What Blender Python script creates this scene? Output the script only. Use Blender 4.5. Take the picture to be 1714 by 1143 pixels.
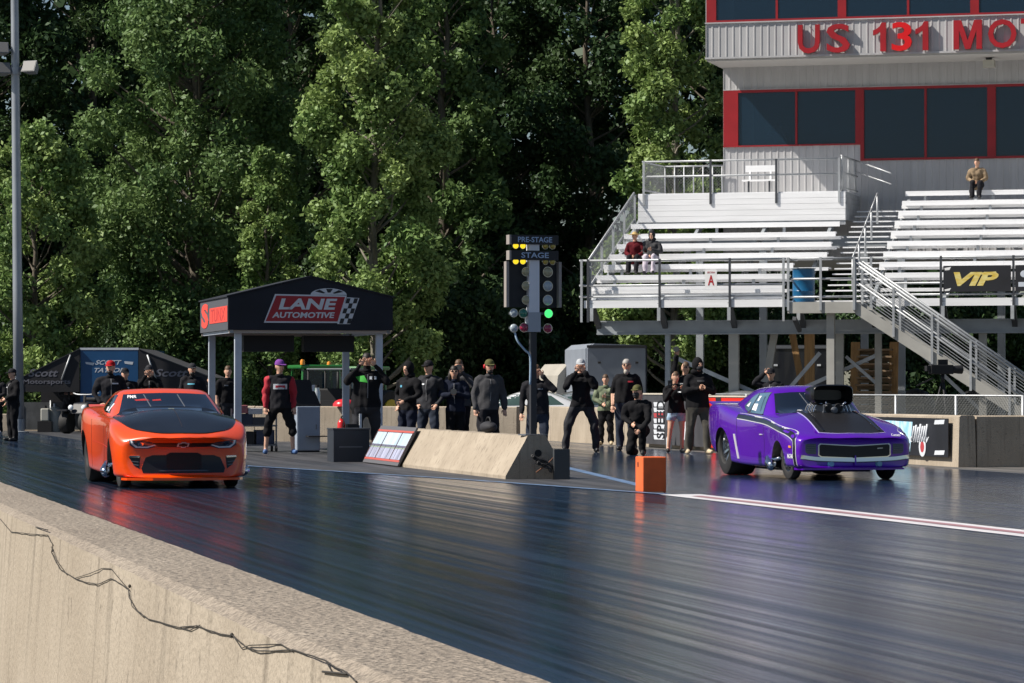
import bpy, bmesh, math, random
import numpy as np
from mathutils import Vector, Matrix
from mathutils.bvhtree import BVHTree
from mathutils.geometry import tessellate_polygon

for o in list(bpy.data.objects): bpy.data.objects.remove(o)
SC = bpy.context.scene
COL = SC.collection
rad = math.radians

# ------------------------------------------------------------------ camera
FPX, HCAM, CX, CY = 5500.0, 1.25, 857.0, 571.5          # focal length in photo pixels, eye height
PITCH = math.atan2(650.0 - CY, FPX)                      # horizon sits at photo row 650
cd = bpy.data.cameras.new('camera'); cam = bpy.data.objects.new('camera', cd); COL.objects.link(cam)
cd.sensor_width = 36.0; cd.lens = FPX * 36.0 / 1714.0; cd.clip_start = 0.1; cd.clip_end = 3000
cam.location = (0, 0, HCAM); cam.rotation_euler = (math.pi / 2 + PITCH, 0, 0)
SC.camera = cam
SC.render.resolution_x, SC.render.resolution_y = 1024, 683

# ------------------------------------------------------------------ sky and sun
SUN_EL = rad(46)
SUN_AZ = rad(180 + 11.0)                                  # direction TO the sun, angle from +X
w = bpy.data.worlds.new('World'); SC.world = w; w.use_nodes = True
nt = w.node_tree; bg = nt.nodes['Background']
sky = nt.nodes.new('ShaderNodeTexSky'); sky.sky_type = 'NISHITA'; sky.sun_disc = False
sky.sun_elevation = SUN_EL; sky.sun_rotation = math.pi / 2 - SUN_AZ
sky.air_density = 1.0; sky.dust_density = 0.6; sky.ozone_density = 2.0
nt.links.new(sky.outputs[0], bg.inputs[0]); bg.inputs[1].default_value = 0.05
sl = bpy.data.lights.new('sun', 'SUN'); sl.energy = 5.0; sl.angle = rad(0.5); sl.color = (1.0, 0.93, 0.83)
so = bpy.data.objects.new('sun', sl); COL.objects.link(so)
sdir = Vector((math.cos(SUN_AZ) * math.cos(SUN_EL), math.sin(SUN_AZ) * math.cos(SUN_EL), math.sin(SUN_EL)))
so.rotation_euler = sdir.to_track_quat('Z', 'Y').to_euler(); so.location = sdir * 60
vs = SC.view_settings; vs.view_transform = 'Standard'; vs.look = 'None'; vs.exposure = 0.48; vs.gamma = 1.0
vs.use_curve_mapping = False

# ------------------------------------------------------------------ picture -> place helpers
def ray(px, py):
    x, z = (px - CX) / FPX, -(py - CY) / FPX
    return (x, math.cos(PITCH) - z * math.sin(PITCH), math.sin(PITCH) + z * math.cos(PITCH))
def gp(px, py, z=0.0):                                   # where that sight line meets the height z
    d = ray(px, py); k = (z - HCAM) / d[2]; return Vector((d[0] * k, d[1] * k, z))
def ad(px, py, Y):                                       # at the distance Y
    d = ray(px, py); k = Y / d[1]; return Vector((d[0] * k, Y, HCAM + d[2] * k))
TT = rad(-76.83)                                         # direction of the race track (towards the finish)
TX, TY = (math.cos(TT), math.sin(TT)), (-math.sin(TT), math.cos(TT))
def TR(a, b, z=0.0): return Vector((a * TX[0] + b * TY[0], a * TX[1] + b * TY[1], z))
def toTR(p): return (p[0] * TX[0] + p[1] * TX[1], p[0] * TY[0] + p[1] * TY[1])

# ------------------------------------------------------------------ materials
MATS = {}
def P(name, col, rough=0.5, metal=0.0, var=0.0, vs=3.0, vcol=None, bump=0.0, bs=30.0, coat=0.0, spec=0.5, stretch=None, rvar=0.0, emit=0.0, ecol=None, trans=0.0, detail=6.0, flake=0.0):
    if name in MATS: return MATS[name]
    m = bpy.data.materials.new(name); m.use_nodes = True; MATS[name] = m
    n, l = m.node_tree.nodes, m.node_tree.links
    b = n['Principled BSDF']
    b.inputs['Base Color'].default_value = (*col, 1); b.inputs['Roughness'].default_value = rough
    b.inputs['Metallic'].default_value = metal; b.inputs['Specular IOR Level'].default_value = spec
    b.inputs['Coat Weight'].default_value = coat; b.inputs['Coat Roughness'].default_value = 0.03
    b.inputs['Transmission Weight'].default_value = trans
    if emit: b.inputs['Emission Color'].default_value = (*(ecol or col), 1); b.inputs['Emission Strength'].default_value = emit
    if var or bump or rvar:
        tc = n.new('ShaderNodeTexCoord'); mp = n.new('ShaderNodeMapping'); l.new(tc.outputs['Object'], mp.inputs[0])
        if stretch: mp.inputs['Scale'].default_value = stretch
    if var:
        t = n.new('ShaderNodeTexNoise'); t.inputs['Scale'].default_value = vs; t.inputs['Detail'].default_value = detail; l.new(mp.outputs[0], t.inputs[0])
        rp = n.new('ShaderNodeMapRange'); rp.inputs[1].default_value = 0.3; rp.inputs[2].default_value = 0.7; l.new(t.outputs[0], rp.inputs[0])
        mx = n.new('ShaderNodeMix'); mx.data_type = 'RGBA'; l.new(rp.outputs[0], mx.inputs[0])
        c2 = vcol or tuple(c * (1 - var) for c in col); c1 = col if vcol else tuple(min(1, c * (1 + var * 0.6)) for c in col)
        mx.inputs[6].default_value = (*c1, 1); mx.inputs[7].default_value = (*c2, 1); l.new(mx.outputs[2], b.inputs['Base Color'])
    if rvar:
        t = n.new('ShaderNodeTexNoise'); t.inputs['Scale'].default_value = vs * 1.7; t.inputs['Detail'].default_value = 5; l.new(mp.outputs[0], t.inputs[0])
        rp = n.new('ShaderNodeMapRange'); rp.inputs[1].default_value = 0.3; rp.inputs[2].default_value = 0.7; l.new(t.outputs[0], rp.inputs[0])
        rp.inputs[3].default_value = max(0.02, rough - rvar); rp.inputs[4].default_value = min(1, rough + rvar); l.new(rp.outputs[0], b.inputs['Roughness'])
    if bump:
        t = n.new('ShaderNodeTexNoise'); t.inputs['Scale'].default_value = bs; t.inputs['Detail'].default_value = 6; l.new(mp.outputs[0], t.inputs[0])
        bp = n.new('ShaderNodeBump'); bp.inputs['Strength'].default_value = bump; bp.inputs['Distance'].default_value = 0.02
        l.new(t.outputs[0], bp.inputs['Height']); l.new(bp.outputs[0], b.inputs['Normal'])
    return m

# ------------------------------------------------------------------ mesh building
class MB:
    def __init__(s): s.v = []; s.f = []; s.m = []
    def add(s, vs, fs, m=0):
        k = len(s.v); s.v += [tuple(p) for p in vs]; s.f += [tuple(i + k for i in f) for f in fs]; s.m += [m] * len(fs); return s
    def quad(s, a, b, c, d, m=0): return s.add([a, b, c, d], [(0, 1, 2, 3)], m)
    def box(s, x0, x1, y0, y1, z0, z1, m=0):
        return s.add([(x0,y0,z0),(x1,y0,z0),(x1,y1,z0),(x0,y1,z0),(x0,y0,z1),(x1,y0,z1),(x1,y1,z1),(x0,y1,z1)],
                     [(3,2,1,0),(4,5,6,7),(0,1,5,4),(1,2,6,5),(2,3,7,6),(3,0,4,7)], m)
    def bar(s, p0, p1, w, h, m=0, up=(0, 0, 1)):
        p0, p1 = Vector(p0), Vector(p1); d = (p1 - p0).normalized(); r = d.cross(Vector(up))
        if r.length < 1e-4: r = d.cross(Vector((0, 1, 0)))
        r.normalize(); q = r.cross(d); r *= w / 2; q *= h / 2
        return s.add([p0-r-q, p0+r-q, p0+r+q, p0-r+q, p1-r-q, p1+r-q, p1+r+q, p1-r+q],
                     [(0,1,2,3),(7,6,5,4),(4,5,1,0),(5,6,2,1),(6,7,3,2),(7,4,0,3)], m)
    def tube(s, pts, r, n=8, m=0, cap=True):
        pts = [Vector(p) for p in pts]; K = len(pts)
        rs = r if isinstance(r, (list, tuple)) else [r] * K
        k0 = len(s.v); prev = None
        for i, p in enumerate(pts):
            d = (pts[min(i + 1, K - 1)] - pts[max(i - 1, 0)])
            d = d.normalized() if d.length > 1e-7 else Vector((0, 0, 1))
            if prev is None: a = d.cross(Vector((0, 0, 1)));  a = d.cross(Vector((1, 0, 0))) if a.length < 0.05 else a
            else: a = prev - d * prev.dot(d)
            a.normalize(); prev = a; b = d.cross(a)
            rr = rs[i] if isinstance(rs[i], (list, tuple)) else (rs[i], rs[i])
            for j in range(n):
                t = 2 * math.pi * j / n
                s.v.append(tuple(p + a * (math.cos(t) * rr[0]) + b * (math.sin(t) * rr[1])))
        for i in range(K - 1):
            for j in range(n):
                a, b = k0 + i * n + j, k0 + i * n + (j + 1) % n
                s.f.append((a, b, b + n, a + n)); s.m.append(m)
        if cap:
            s.f.append(tuple(k0 + j for j in reversed(range(n)))); s.m.append(m)
            s.f.append(tuple(k0 + (K - 1) * n + j for j in range(n))); s.m.append(m)
        return s
    def ell(s, c, r, nu=12, nv=8, m=0, rot=None):
        if not isinstance(r, (list, tuple)): r = (r, r, r)
        k0 = len(s.v); c = Vector(c)
        for i in range(1, nv):
            ph = math.pi * i / nv
            for j in range(nu):
                t = 2 * math.pi * j / nu
                q = Vector((r[0]*math.sin(ph)*math.cos(t), r[1]*math.sin(ph)*math.sin(t), r[2]*math.cos(ph)))
                s.v.append(tuple(c + (rot @ q if rot else q)))
        top = Vector((0, 0, r[2])); bot = Vector((0, 0, -r[2]))
        s.v.append(tuple(c + (rot @ top if rot else top))); s.v.append(tuple(c + (rot @ bot if rot else bot)))
        T, B = len(s.v) - 2, len(s.v) - 1
        for i in range(nv - 2):
            for j in range(nu):
                a, b = k0 + i*nu + j, k0 + i*nu + (j+1) % nu
                s.f.append((a, a + nu, b + nu, b)); s.m.append(m)
        for j in range(nu):
            s.f.append((T, k0 + j, k0 + (j+1) % nu)); s.m.append(m)
            a = k0 + (nv-2)*nu
            s.f.append((B, a + (j+1) % nu, a + j)); s.m.append(m)
        return s
    def lathe(s, prof, o, ax, n=24, m=0):                # prof: (radius, along axis)
        o, ax = Vector(o), Vector(ax).normalized(); a = ax.orthogonal().normalized(); b = ax.cross(a); k0 = len(s.v); K = len(prof)
        for r, h in prof:
            for j in range(n):
                t = 2 * math.pi * j / n; s.v.append(tuple(o + ax*h + (a*math.cos(t) + b*math.sin(t))*r))
        for i in range(K - 1):
            for j in range(n):
                p, q = k0 + i*n + j, k0 + i*n + (j+1) % n; s.f.append((p, q, q+n, p+n)); s.m.append(m)
        return s
    def prism(s, poly, fr, d, m=0):                      # poly in 2-D, fr(x, y, depth) -> point
        n = len(poly); A = [fr(x, y, 0) for x, y in poly]; B = [fr(x, y, d) for x, y in poly]
        tri = tessellate_polygon([[Vector((x, y, 0)) for x, y in poly]])
        return s.add(A + B, [tuple(t) for t in tri] + [tuple(n + i for i in reversed(t)) for t in tri] + [(i, (i+1) % n, n + (i+1) % n, n + i) for i in range(n)], m)
    def build(s, name, mats, parent=None, smooth=False, fix=True, bevel=0):
        me = bpy.data.meshes.new(name); me.from_pydata(s.v, [], s.f)
        mats = mats if isinstance(mats, (list, tuple)) else [mats]
        for q in mats: me.materials.append(q)
        if len(mats) > 1: me.polygons.foreach_set('material_index', s.m)
        if fix:
            bm = bmesh.new(); bm.from_mesh(me); bmesh.ops.recalc_face_normals(bm, faces=bm.faces)
            if bevel: bmesh.ops.bevel(bm, geom=bm.edges[:], offset=bevel, segments=2, profile=0.5, affect='EDGES')
            bm.to_mesh(me); bm.free()
        if smooth:
            me.polygons.foreach_set('use_smooth', [True] * len(me.polygons))
            if smooth is not True: me.set_sharp_from_angle(angle=rad(smooth))
        return link(name, me, parent)

def link(name, me, parent=None):
    o = bpy.data.objects.new(name, me); COL.objects.link(o)
    if parent: o.parent = parent
    return o
def tag(o, label, cat, group=None):
    o['label'] = label; o['category'] = cat
    if group: o['group'] = group
    return o
def thing(name, label, cat, loc=(0, 0, 0), rz=0.0, group=None):
    o = link(name, None); o.location = loc; o.rotation_euler = (0, 0, rz); o.empty_display_size = 0.2
    return tag(o, label, cat, group)
def struct(o): o['kind'] = 'structure'; return o
def stuff(o): o['kind'] = 'stuff'; return o
def copy_tree(o, parent=None):
    c = o.copy(); COL.objects.link(c); c.parent = parent
    for ch in [q for q in o.children]: copy_tree(ch, c)
    return c
def loose(o, **kw): return o

_TM = {}
def text_mesh(body, W, Hh, depth=0.01, shear=0.0, off=0.0, keep=False):
    cu = bpy.data.curves.new('t', 'FONT'); cu.body = body; cu.size = 1; cu.extrude = 0.1; cu.offset = off; cu.shear = shear; cu.resolution_u = 3
    ob = bpy.data.objects.new('t', cu); COL.objects.link(ob)
    dg = bpy.context.evaluated_depsgraph_get(); me = bpy.data.meshes.new_from_object(ob.evaluated_get(dg))
    bpy.data.objects.remove(ob); bpy.data.curves.remove(cu)
    n = len(me.vertices); co = np.empty(n * 3); me.vertices.foreach_get('co', co); co = co.reshape(-1, 3)
    lo, hi = co.min(0), co.max(0); s = Hh / (hi[1] - lo[1]); sx = s if keep else W / (hi[0] - lo[0])
    vs = [(float((x - lo[0]) * sx), float((y - lo[1]) * s), float((z + 0.1) / 0.2 * depth)) for x, y, z in co]
    fs = [tuple(p.vertices) for p in me.polygons]; bpy.data.meshes.remove(me)
    return vs, fs, (hi[0] - lo[0]) * sx
def text(mb, body, fr, W, Hh, depth=0.004, shear=0.0, off=0.0, m=0, keep=False):   # fr(x, y, d) -> point
    vs, fs, wd = text_mesh(body, W, Hh, depth, shear, off, keep); mb.add([fr(*p) for p in vs], fs, m); return wd
# ================================================================== the setting
def streaky(name, c1, c2, r1, r2, sx=0.035, sy=5.0, bump=0.06, marks=0.0, markcol=(0.004, 0.005, 0.007), grooves=()):
    """rubbered asphalt: streaks run along local x (the direction of travel)"""
    m = bpy.data.materials.new(name); m.use_nodes = True; MATS[name] = m
    n, l = m.node_tree.nodes, m.node_tree.links; b = n['Principled BSDF']
    tc = n.new('ShaderNodeTexCoord')
    def noise(scale, sc, det=5.0, lo=0.35, hi=0.65):
        mp = n.new('ShaderNodeMapping'); mp.inputs['Scale'].default_value = (*scale, 1); l.new(tc.outputs['Object'], mp.inputs[0])
        t = n.new('ShaderNodeTexNoise'); t.inputs['Scale'].default_value = sc; t.inputs['Detail'].default_value = det; l.new(mp.outputs[0], t.inputs[0])
        r = n.new('ShaderNodeMapRange'); r.inputs[1].default_value = lo; r.inputs[2].default_value = hi; l.new(t.outputs[0], r.inputs[0]); return r.outputs[0], t.outputs[0]
    s1, _ = noise((sx, sy), 1.0); s2, _ = noise((sx * 0.7, sy * 0.5), 1.0, 5.0); s3, raw = noise((sx * 3, sy * 4), 1.0, 6.0)
    a = n.new('ShaderNodeMath'); a.operation = 'MULTIPLY'; l.new(s1, a.inputs[0]); l.new(s2, a.inputs[1])
    mx = n.new('ShaderNodeMix'); mx.data_type = 'RGBA'; l.new(s1, mx.inputs[0]); mx.inputs[6].default_value = (*c1, 1); mx.inputs[7].default_value = (*c2, 1)
    col = mx.outputs[2]
    if marks:
        sm, _ = noise((sx * 0.3, sy * 0.55), 1.0, 4.0, 0.52, 0.62)
        k = n.new('ShaderNodeMath'); k.operation = 'MULTIPLY'; k.inputs[1].default_value = marks; l.new(sm, k.inputs[0])
        m2 = n.new('ShaderNodeMix'); m2.data_type = 'RGBA'; l.new(k.outputs[0], m2.inputs[0]); l.new(col, m2.inputs[6]); m2.inputs[7].default_value = (*markcol, 1); col = m2.outputs[2]
    if grooves:                                          # two dark rubbered wheel paths in every lane
        sp = n.new('ShaderNodeSeparateXYZ'); l.new(tc.outputs['Object'], sp.inputs[0]); fac = None
        def mth(op, a, b_=None):
            k = n.new('ShaderNodeMath'); k.operation = op
            for i, q in enumerate((a, b_)):
                if q is None: continue
                if isinstance(q, float): k.inputs[i].default_value = q
                else: l.new(q, k.inputs[i])
            return k.outputs[0]
        wob, wraw = noise((0.02, 0.6), 1.0, 4.0)
        for c in grooves:
            d = mth('ABSOLUTE', mth('SUBTRACT', mth('ABSOLUTE', mth('SUBTRACT', sp.outputs[1], c)), 0.78)); d = mth('ADD', d, mth('MULTIPLY', mth('SUBTRACT', wraw, 0.5), 0.5))
            r_ = n.new('ShaderNodeMapRange'); r_.inputs[1].default_value = 0.62; r_.inputs[2].default_value = 0.12; l.new(d, r_.inputs[0]); fac = r_.outputs[0] if fac is None else mth('MAXIMUM', fac, r_.outputs[0])
        fac = mth('MULTIPLY', mth('MULTIPLY', fac, 0.75), mth('ADD', mth('MULTIPLY', s1, 0.5), 0.5))
        m3 = n.new('ShaderNodeMix'); m3.data_type = 'RGBA'; l.new(fac, m3.inputs[0]); l.new(col, m3.inputs[6]); m3.inputs[7].default_value = (0.006, 0.010, 0.019, 1); col = m3.outputs[2]
    l.new(col, b.inputs['Base Color'])
    rr = n.new('ShaderNodeMapRange'); rr.inputs[3].default_value = r1; rr.inputs[4].default_value = r2; l.new(s2, rr.inputs[0]); l.new(rr.outputs[0], b.inputs['Roughness'])
    bp = n.new('ShaderNodeBump'); bp.inputs['Strength'].default_value = bump; bp.inputs['Distance'].default_value = 0.02
    g, graw = noise((6, 30), 1.0, 4.0)
    ad_ = n.new('ShaderNodeMath'); l.new(raw, ad_.inputs[0]); l.new(graw, ad_.inputs[1])
    l.new(ad_.outputs[0], bp.inputs['Height']); l.new(bp.outputs[0], b.inputs['Normal'])
    return m
M_track = streaky('track_rubber', (0.016, 0.037, 0.080), (0.008, 0.018, 0.042), 0.10, 0.24, sx=0.03, sy=19.0, marks=0.6, bump=0.07, grooves=(5.45, 14.85))  # track: blue of the sky's reflection is put into the base colours
M_isl = streaky('island_asphalt', (0.075, 0.075, 0.08), (0.035, 0.037, 0.042), 0.4, 0.7, sx=0.25, sy=4.0, marks=0.5, bump=0.2, markcol=(0.02, 0.02, 0.022))
M_shld = streaky('shoulder_asphalt', (0.16, 0.15, 0.14), (0.08, 0.078, 0.075), 0.5, 0.8, sx=0.1, sy=3.0, bump=0.2)
M_grass = P('grass_ground', (0.035, 0.055, 0.018), 0.9, var=0.5, vs=1.2)
M_lot = P('lot_gravel', (0.17, 0.16, 0.14), 0.9, var=0.35, vs=2.0)
M_blue = P('blue_paint', (0.16, 0.27, 0.46), 0.5, var=0.35, vs=2.5, vcol=(0.07, 0.10, 0.16), stretch=(0.6, 6, 1))
M_white = P('line_white', (0.80, 0.80, 0.82), 0.4, var=0.3, vs=2.0, vcol=(0.55, 0.52, 0.55), stretch=(0.5, 8, 1))
M_pink = P('line_red', (0.42, 0.16, 0.19), 0.45, var=0.4, vs=2.0, vcol=(0.3, 0.2, 0.22), stretch=(0.4, 9, 1))

def sheet(name, pts, z, m, rz=0.0):
    mb = MB(); mb.add([(x, y, z) for x, y in pts], [tuple(range(len(pts)))]); o = mb.build(name, m); o.rotation_euler = (0, 0, rz); return struct(o)
sheet('ground', [(-900, -60), (900, -60), (900, 1500), (-900, 1500)], -0.008, M_lot)
sheet('grass', [(-900, 101), (900, 101), (900, 1400), (-900, 1400)], -0.003, M_grass)
sheet('track', [(-150, 0.9), (8, 0.9), (8, 18.3), (-150, 18.3)], 0.0, M_track, TT)
sheet('shoulder', [(-150, 18.3), (8, 18.3), (8, 30), (-150, 30)], -0.002, M_shld, TT)
IC = 10.68                                               # centre line of the track (b)
isl = [(-37.6, IC - 0.02), (-38.6, IC + 0.22), (-52.5, IC + 2.25), (-130, IC + 2.6), (-130, IC - 2.9), (-52.5, IC - 2.75), (-44.5, IC - 1.1)]
sheet('island', isl, 0.004, M_isl, TT)
def stripe(name, pts, wd, z, m):
    mb = MB(); L = []; R = []
    for i, p in enumerate(pts):
        a, c = Vector(pts[max(i-1, 0)]), Vector(pts[min(i+1, len(pts)-1)]); d = (c - a).normalized(); q = Vector((-d.y, d.x)) * wd / 2
        L.append(Vector(p) + q); R.append(Vector(p) - q)
    for i in range(len(pts) - 1): mb.quad((*L[i], z), (*L[i+1], z), (*R[i+1], z), (*R[i], z))
    o = mb.build(name, m); o.rotation_euler = (0, 0, TT); return struct(o)
stripe('island_line', [(-37.2, IC - 0.1), (-44.5, IC - 1.16), (-52.5, IC - 2.8), (-75, IC - 2.95)], 0.13, 0.008, M_blue)
stripe('island_line', [(-38.6, IC + 0.22), (-52.5, IC + 2.28), (-75, IC + 2.6)], 0.16, 0.0085, M_blue)
stripe('centre_line', [(-37.2, IC + 0.05), (8, IC + 0.05)], 0.5, 0.005, M_white)
stripe('centre_line', [(-36.5, IC + 0.05), (8, IC + 0.05)], 0.13, 0.009, M_pink)

# ------------------------------------------------------------------ concrete walls
def concrete(name, c, c2, bump=0.5, agg=0.0, drip=0.5):
    m = bpy.data.materials.new(name); m.use_nodes = True; MATS[name] = m
    n, l = m.node_tree.nodes, m.node_tree.links; b = n['Principled BSDF']; b.inputs['Roughness'].default_value = 0.85
    tc = n.new('ShaderNodeTexCoord')
    def noise(scale, sc, lo, hi, det=6.0):
        mp = n.new('ShaderNodeMapping'); mp.inputs['Scale'].default_value = scale; l.new(tc.outputs['Object'], mp.inputs[0])
        t = n.new('ShaderNodeTexNoise'); t.inputs['Scale'].default_value = sc; t.inputs['Detail'].default_value = det; l.new(mp.outputs[0], t.inputs[0])
        r = n.new('ShaderNodeMapRange'); r.inputs[1].default_value = lo; r.inputs[2].default_value = hi; l.new(t.outputs[0], r.inputs[0]); return r.outputs[0], t.outputs[0]
    def mix(f, c1, c2):
        mx = n.new('ShaderNodeMix'); mx.data_type = 'RGBA'; l.new(f, mx.inputs[0])
        for s, q in ((6, c1), (7, c2)):
            if isinstance(q, tuple): mx.inputs[s].default_value = (*q, 1)
            else: l.new(q, mx.inputs[s])
        return mx.outputs[2]
    v1, _ = noise((1, 1, 1), 1.6, 0.3, 0.7); col = mix(v1, c, c2)
    d1, _ = noise((14, 14, 0.5), 1.0, 0.55, 0.72)
    dk = n.new('ShaderNodeMath'); dk.operation = 'MULTIPLY'; dk.inputs[1].default_value = drip; l.new(d1, dk.inputs[0])
    col = mix(dk.outputs[0], col, tuple(q * 0.62 for q in c2))
    p1, _ = noise((1, 1, 0.6), 26.0, 0.64, 0.70, 3.0); pk = n.new('ShaderNodeMath'); pk.operation = 'MULTIPLY'; pk.inputs[1].default_value = 0.5; l.new(p1, pk.inputs[0])
    col = mix(pk.outputs[0], col, tuple(q * 0.45 for q in c2))
    if agg:
        vo = n.new('ShaderNodeTexVoronoi'); vo.inputs['Scale'].default_value = 120.0; l.new(tc.outputs['Object'], vo.inputs['Vector'])
        r = n.new('ShaderNodeSeparateColor'); l.new(vo.outputs['Color'], r.inputs[0])
        k = n.new('ShaderNodeMath'); k.operation = 'MULTIPLY'; k.inputs[1].default_value = agg; l.new(r.outputs[0], k.inputs[0])
        col = mix(k.outputs[0], col, tuple(q * 0.28 for q in c))
    l.new(col, b.inputs['Base Color'])
    _, g = noise((1, 1, 1), 60.0 if not agg else 45.0, 0, 1); bp = n.new('ShaderNodeBump'); bp.inputs['Strength'].default_value = bump; bp.inputs['Distance'].default_value = 0.02
    l.new(g, bp.inputs['Height']); l.new(bp.outputs[0], b.inputs['Normal'])
    return m
M_con = concrete('concrete', (0.40, 0.34, 0.265), (0.30, 0.25, 0.19), drip=0.85)
M_conface = concrete('concrete_face', (0.36, 0.31, 0.245), (0.28, 0.235, 0.18), 0.4, drip=0.85)
M_contop = concrete('concrete_worn_top', (0.37, 0.315, 0.255), (0.30, 0.25, 0.20), 0.9, agg=0.7, drip=0.0)

rw = random.Random(3)
# near wall: b 0.98 .. 1.22, 0.8 m high, the camera stands on its other side
fw = thing('concrete_wall', 'long beige concrete wall with rough worn top and a thin wire along its face', 'wall', (0, 0, 0), TT)
N = 900
L = np.linspace(-90, 6, N)
mb = MB(); topL = []; topR = []
for i, a in enumerate(L):
    j = rw.uniform(-0.0015, 0.0015) if a > -30 else 0; k = rw.uniform(-0.002, 0.002) if a > -30 else 0
    mb.v += [(a, 0.90, -0.02), (a, 0.955 + k, 0.785 + j * .5), (a, 0.985 + k, 0.80 + j * .6), (a, 1.07, 0.802 + rw.uniform(-.001, .001)), (a, 1.205 + j, 0.80 + k * .5), (a, 1.225 + j, 0.785), (a, 1.27, -0.02)]
for i in range(N - 1):
    for k in range(6):
        mb.f.append((i*7+k, i*7+k+1, (i+1)*7+k+1, (i+1)*7+k)); mb.m.append(0 if k == 0 or k == 5 else 1)
mb.f.append(tuple(range(7))); mb.f.append(tuple((N-1)*7 + q for q in range(7))); mb.m += [0, 0]
mb.build('wall_body', [M_conface, M_contop], fw)

# thin wire clipped along the near wall's face: traced from the photograph onto that face
wire_px = [(0, 868), (18, 890), (45, 893), (80, 896), (88, 912), (86, 925), (100, 952), (125, 968), (145, 975), (165, 978), (186, 968), (215, 985), (216, 1000), (228, 1020), (248, 1036), (300, 1050), (330, 1047), (365, 1060), (390, 1064), (410, 1082), (432, 1090), (490, 1088), (545, 1105), (562, 1118), (580, 1125), (600, 1145)]
def on_face(px, py):                                     # sight line -> near wall's face (b about 0.94)
    d = Vector(ray(px, py)); o = Vector((0, 0, HCAM)); b = 0.945; nrm = Vector((TY[0], TY[1], 0))
    for _ in range(4):
        k = b / d.dot(nrm); p = o + d * k; b = 0.90 + 0.055 * p.z / 0.785 - 0.004
    return p
wire = thing('cable', 'thin dark twisted wire with knots, strung along the near concrete wall', 'wire', on_face(215, 985))
M_wire = P('wire_dark', (0.03, 0.026, 0.022), 0.7)
wl = wire.location
pts = [on_face(*q) - wl for q in wire_px]; q2 = []
for i in range(len(pts) - 1):
    for k in range(5): q2.append(pts[i].lerp(pts[i+1], k / 5) + Vector((rw.uniform(-1, 1), 0, rw.uniform(-1, 1))) * 0.0008)
MB().tube(q2, 0.0014, 5).build('strand', M_wire, wire, True)
for seg in ([(125, 968), (150, 960), (172, 951), (186, 952), (205, 975), (216, 988)], [(86, 915), (96, 940), (112, 962)], [(216, 990), (221, 1015), (240, 1033)], [(300, 1050), (318, 1055), (335, 1046)], [(390, 1064), (404, 1085), (418, 1080), (470, 1078), (490, 1090)], [(545, 1106), (556, 1125), (580, 1128)]):
    pp = [on_face(*q) - wl for q in seg]; MB().tube(pp, 0.0011, 5).build('strand', M_wire, wire, True)
for q in [(88, 921), (217, 981), (388, 1063)]: MB().ell(on_face(*q) - wl, (0.004, 0.004, 0.005), 8, 6).build('knot', M_wire, wire, True)
for q0, q1 in [((60, 882), (80, 887)), ((540, 1124), (580, 1128))]: MB().tube([on_face(*q0) - wl, on_face(*q1) - wl], 0.002, 5).build('loose_end', M_wire, wire, True)

# far wall along the track, in cast pieces, with a return at its near end
FB = 18.75
def wall_run(root, p0, p1, n, h=0.82, t=0.3, jit=0.0):
    p0, p1 = Vector(p0), Vector(p1)
    d = (p1 - p0) / n; ln = d.length; ang = math.atan2(d.y, d.x)
    for i in range(n):
        mb = MB(); g = 0.008
        prof = [(-t/2, 0), (t/2, 0), (t/2 - 0.02, h - 0.02), (t/2 - 0.05, h), (-t/2 + 0.05, h), (-t/2 + 0.02, h - 0.02)]
        mb.v = [(g, y, z) for y, z in prof] + [(ln - g, y, z) for y, z in prof]
        mb.f = [tuple(range(6)), tuple(range(6, 12))] + [(k, (k+1) % 6, 6 + (k+1) % 6, 6 + k) for k in range(6)]; mb.m = [0] * 8
        o = mb.build('wall_segment', M_con, root); o.location = p0 + d * i + Vector((0, 0, rw.uniform(-jit, jit))); o.rotation_euler = (0, 0, ang + rw.uniform(-.002, .002))
pa, pb = toTR(gp(1625, 782)), toTR(gp(880, 737))
cw = thing('concrete_wall', 'far beige concrete wall beside the purple car, hung with banners, dark returned end', 'wall')
c0 = TR(pa[0], FB + 0.15); c1 = TR(-79.5, FB + 0.15)
wall_run(cw, c1, c0, 9, jit=0.006)
wall_run(cw, TR(pa[0] - 0.15, FB + 0.305), TR(pa[0] - 0.15, FB + 7.3), 2)
bw = thing('concrete_wall', 'low beige concrete wall behind the row of spectators and the canopy', 'wall')
wall_run(bw, ad(345, 700, 78).xy.to_3d(), ad(868, 700, 75.5).xy.to_3d(), 6, h=0.83, jit=0.006)
lw = thing('concrete_wall', 'distant low concrete wall behind the man in black by the lamp post', 'wall')
wall_run(lw, (-34, 99, 0), ad(165, 700, 96).xy.to_3d(), 7, h=0.5, jit=0.01)
# ================================================================== grandstand and tower (both turned 15 degrees)
SO, SA = Vector((2.05, 88.0, 0.0)), rad(-15)
SU, SV = Vector((math.cos(SA), math.sin(SA), 0)), Vector((-math.sin(SA), math.cos(SA), 0))
def S(u, v, z): return SO + SU * u + SV * v + Vector((0, 0, z))
M_alu = P('aluminium_plank', (0.80, 0.81, 0.83), 0.45, 0.0, var=0.08, vs=1.5, stretch=(0.4, 6, 6), bump=0.05, bs=14)
M_galv = P('galvanised_steel', (0.42, 0.44, 0.46), 0.5, 0.4, var=0.2, vs=4)
M_paint = P('painted_beam', (0.30, 0.33, 0.36), 0.55, 0.1, var=0.15, vs=2)
M_beige = P('painted_post', (0.36, 0.355, 0.33), 0.6, var=0.15, vs=2)
M_dkpost = P('dark_rail_post', (0.05, 0.055, 0.065), 0.5, 0.2)
M_wood = P('timber', (0.38, 0.22, 0.09), 0.8, var=0.3, vs=3, stretch=(8, 8, 0.6))
M_conc2 = P('stair_nosing', (0.62, 0.60, 0.55), 0.8, var=0.2, vs=3)

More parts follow.
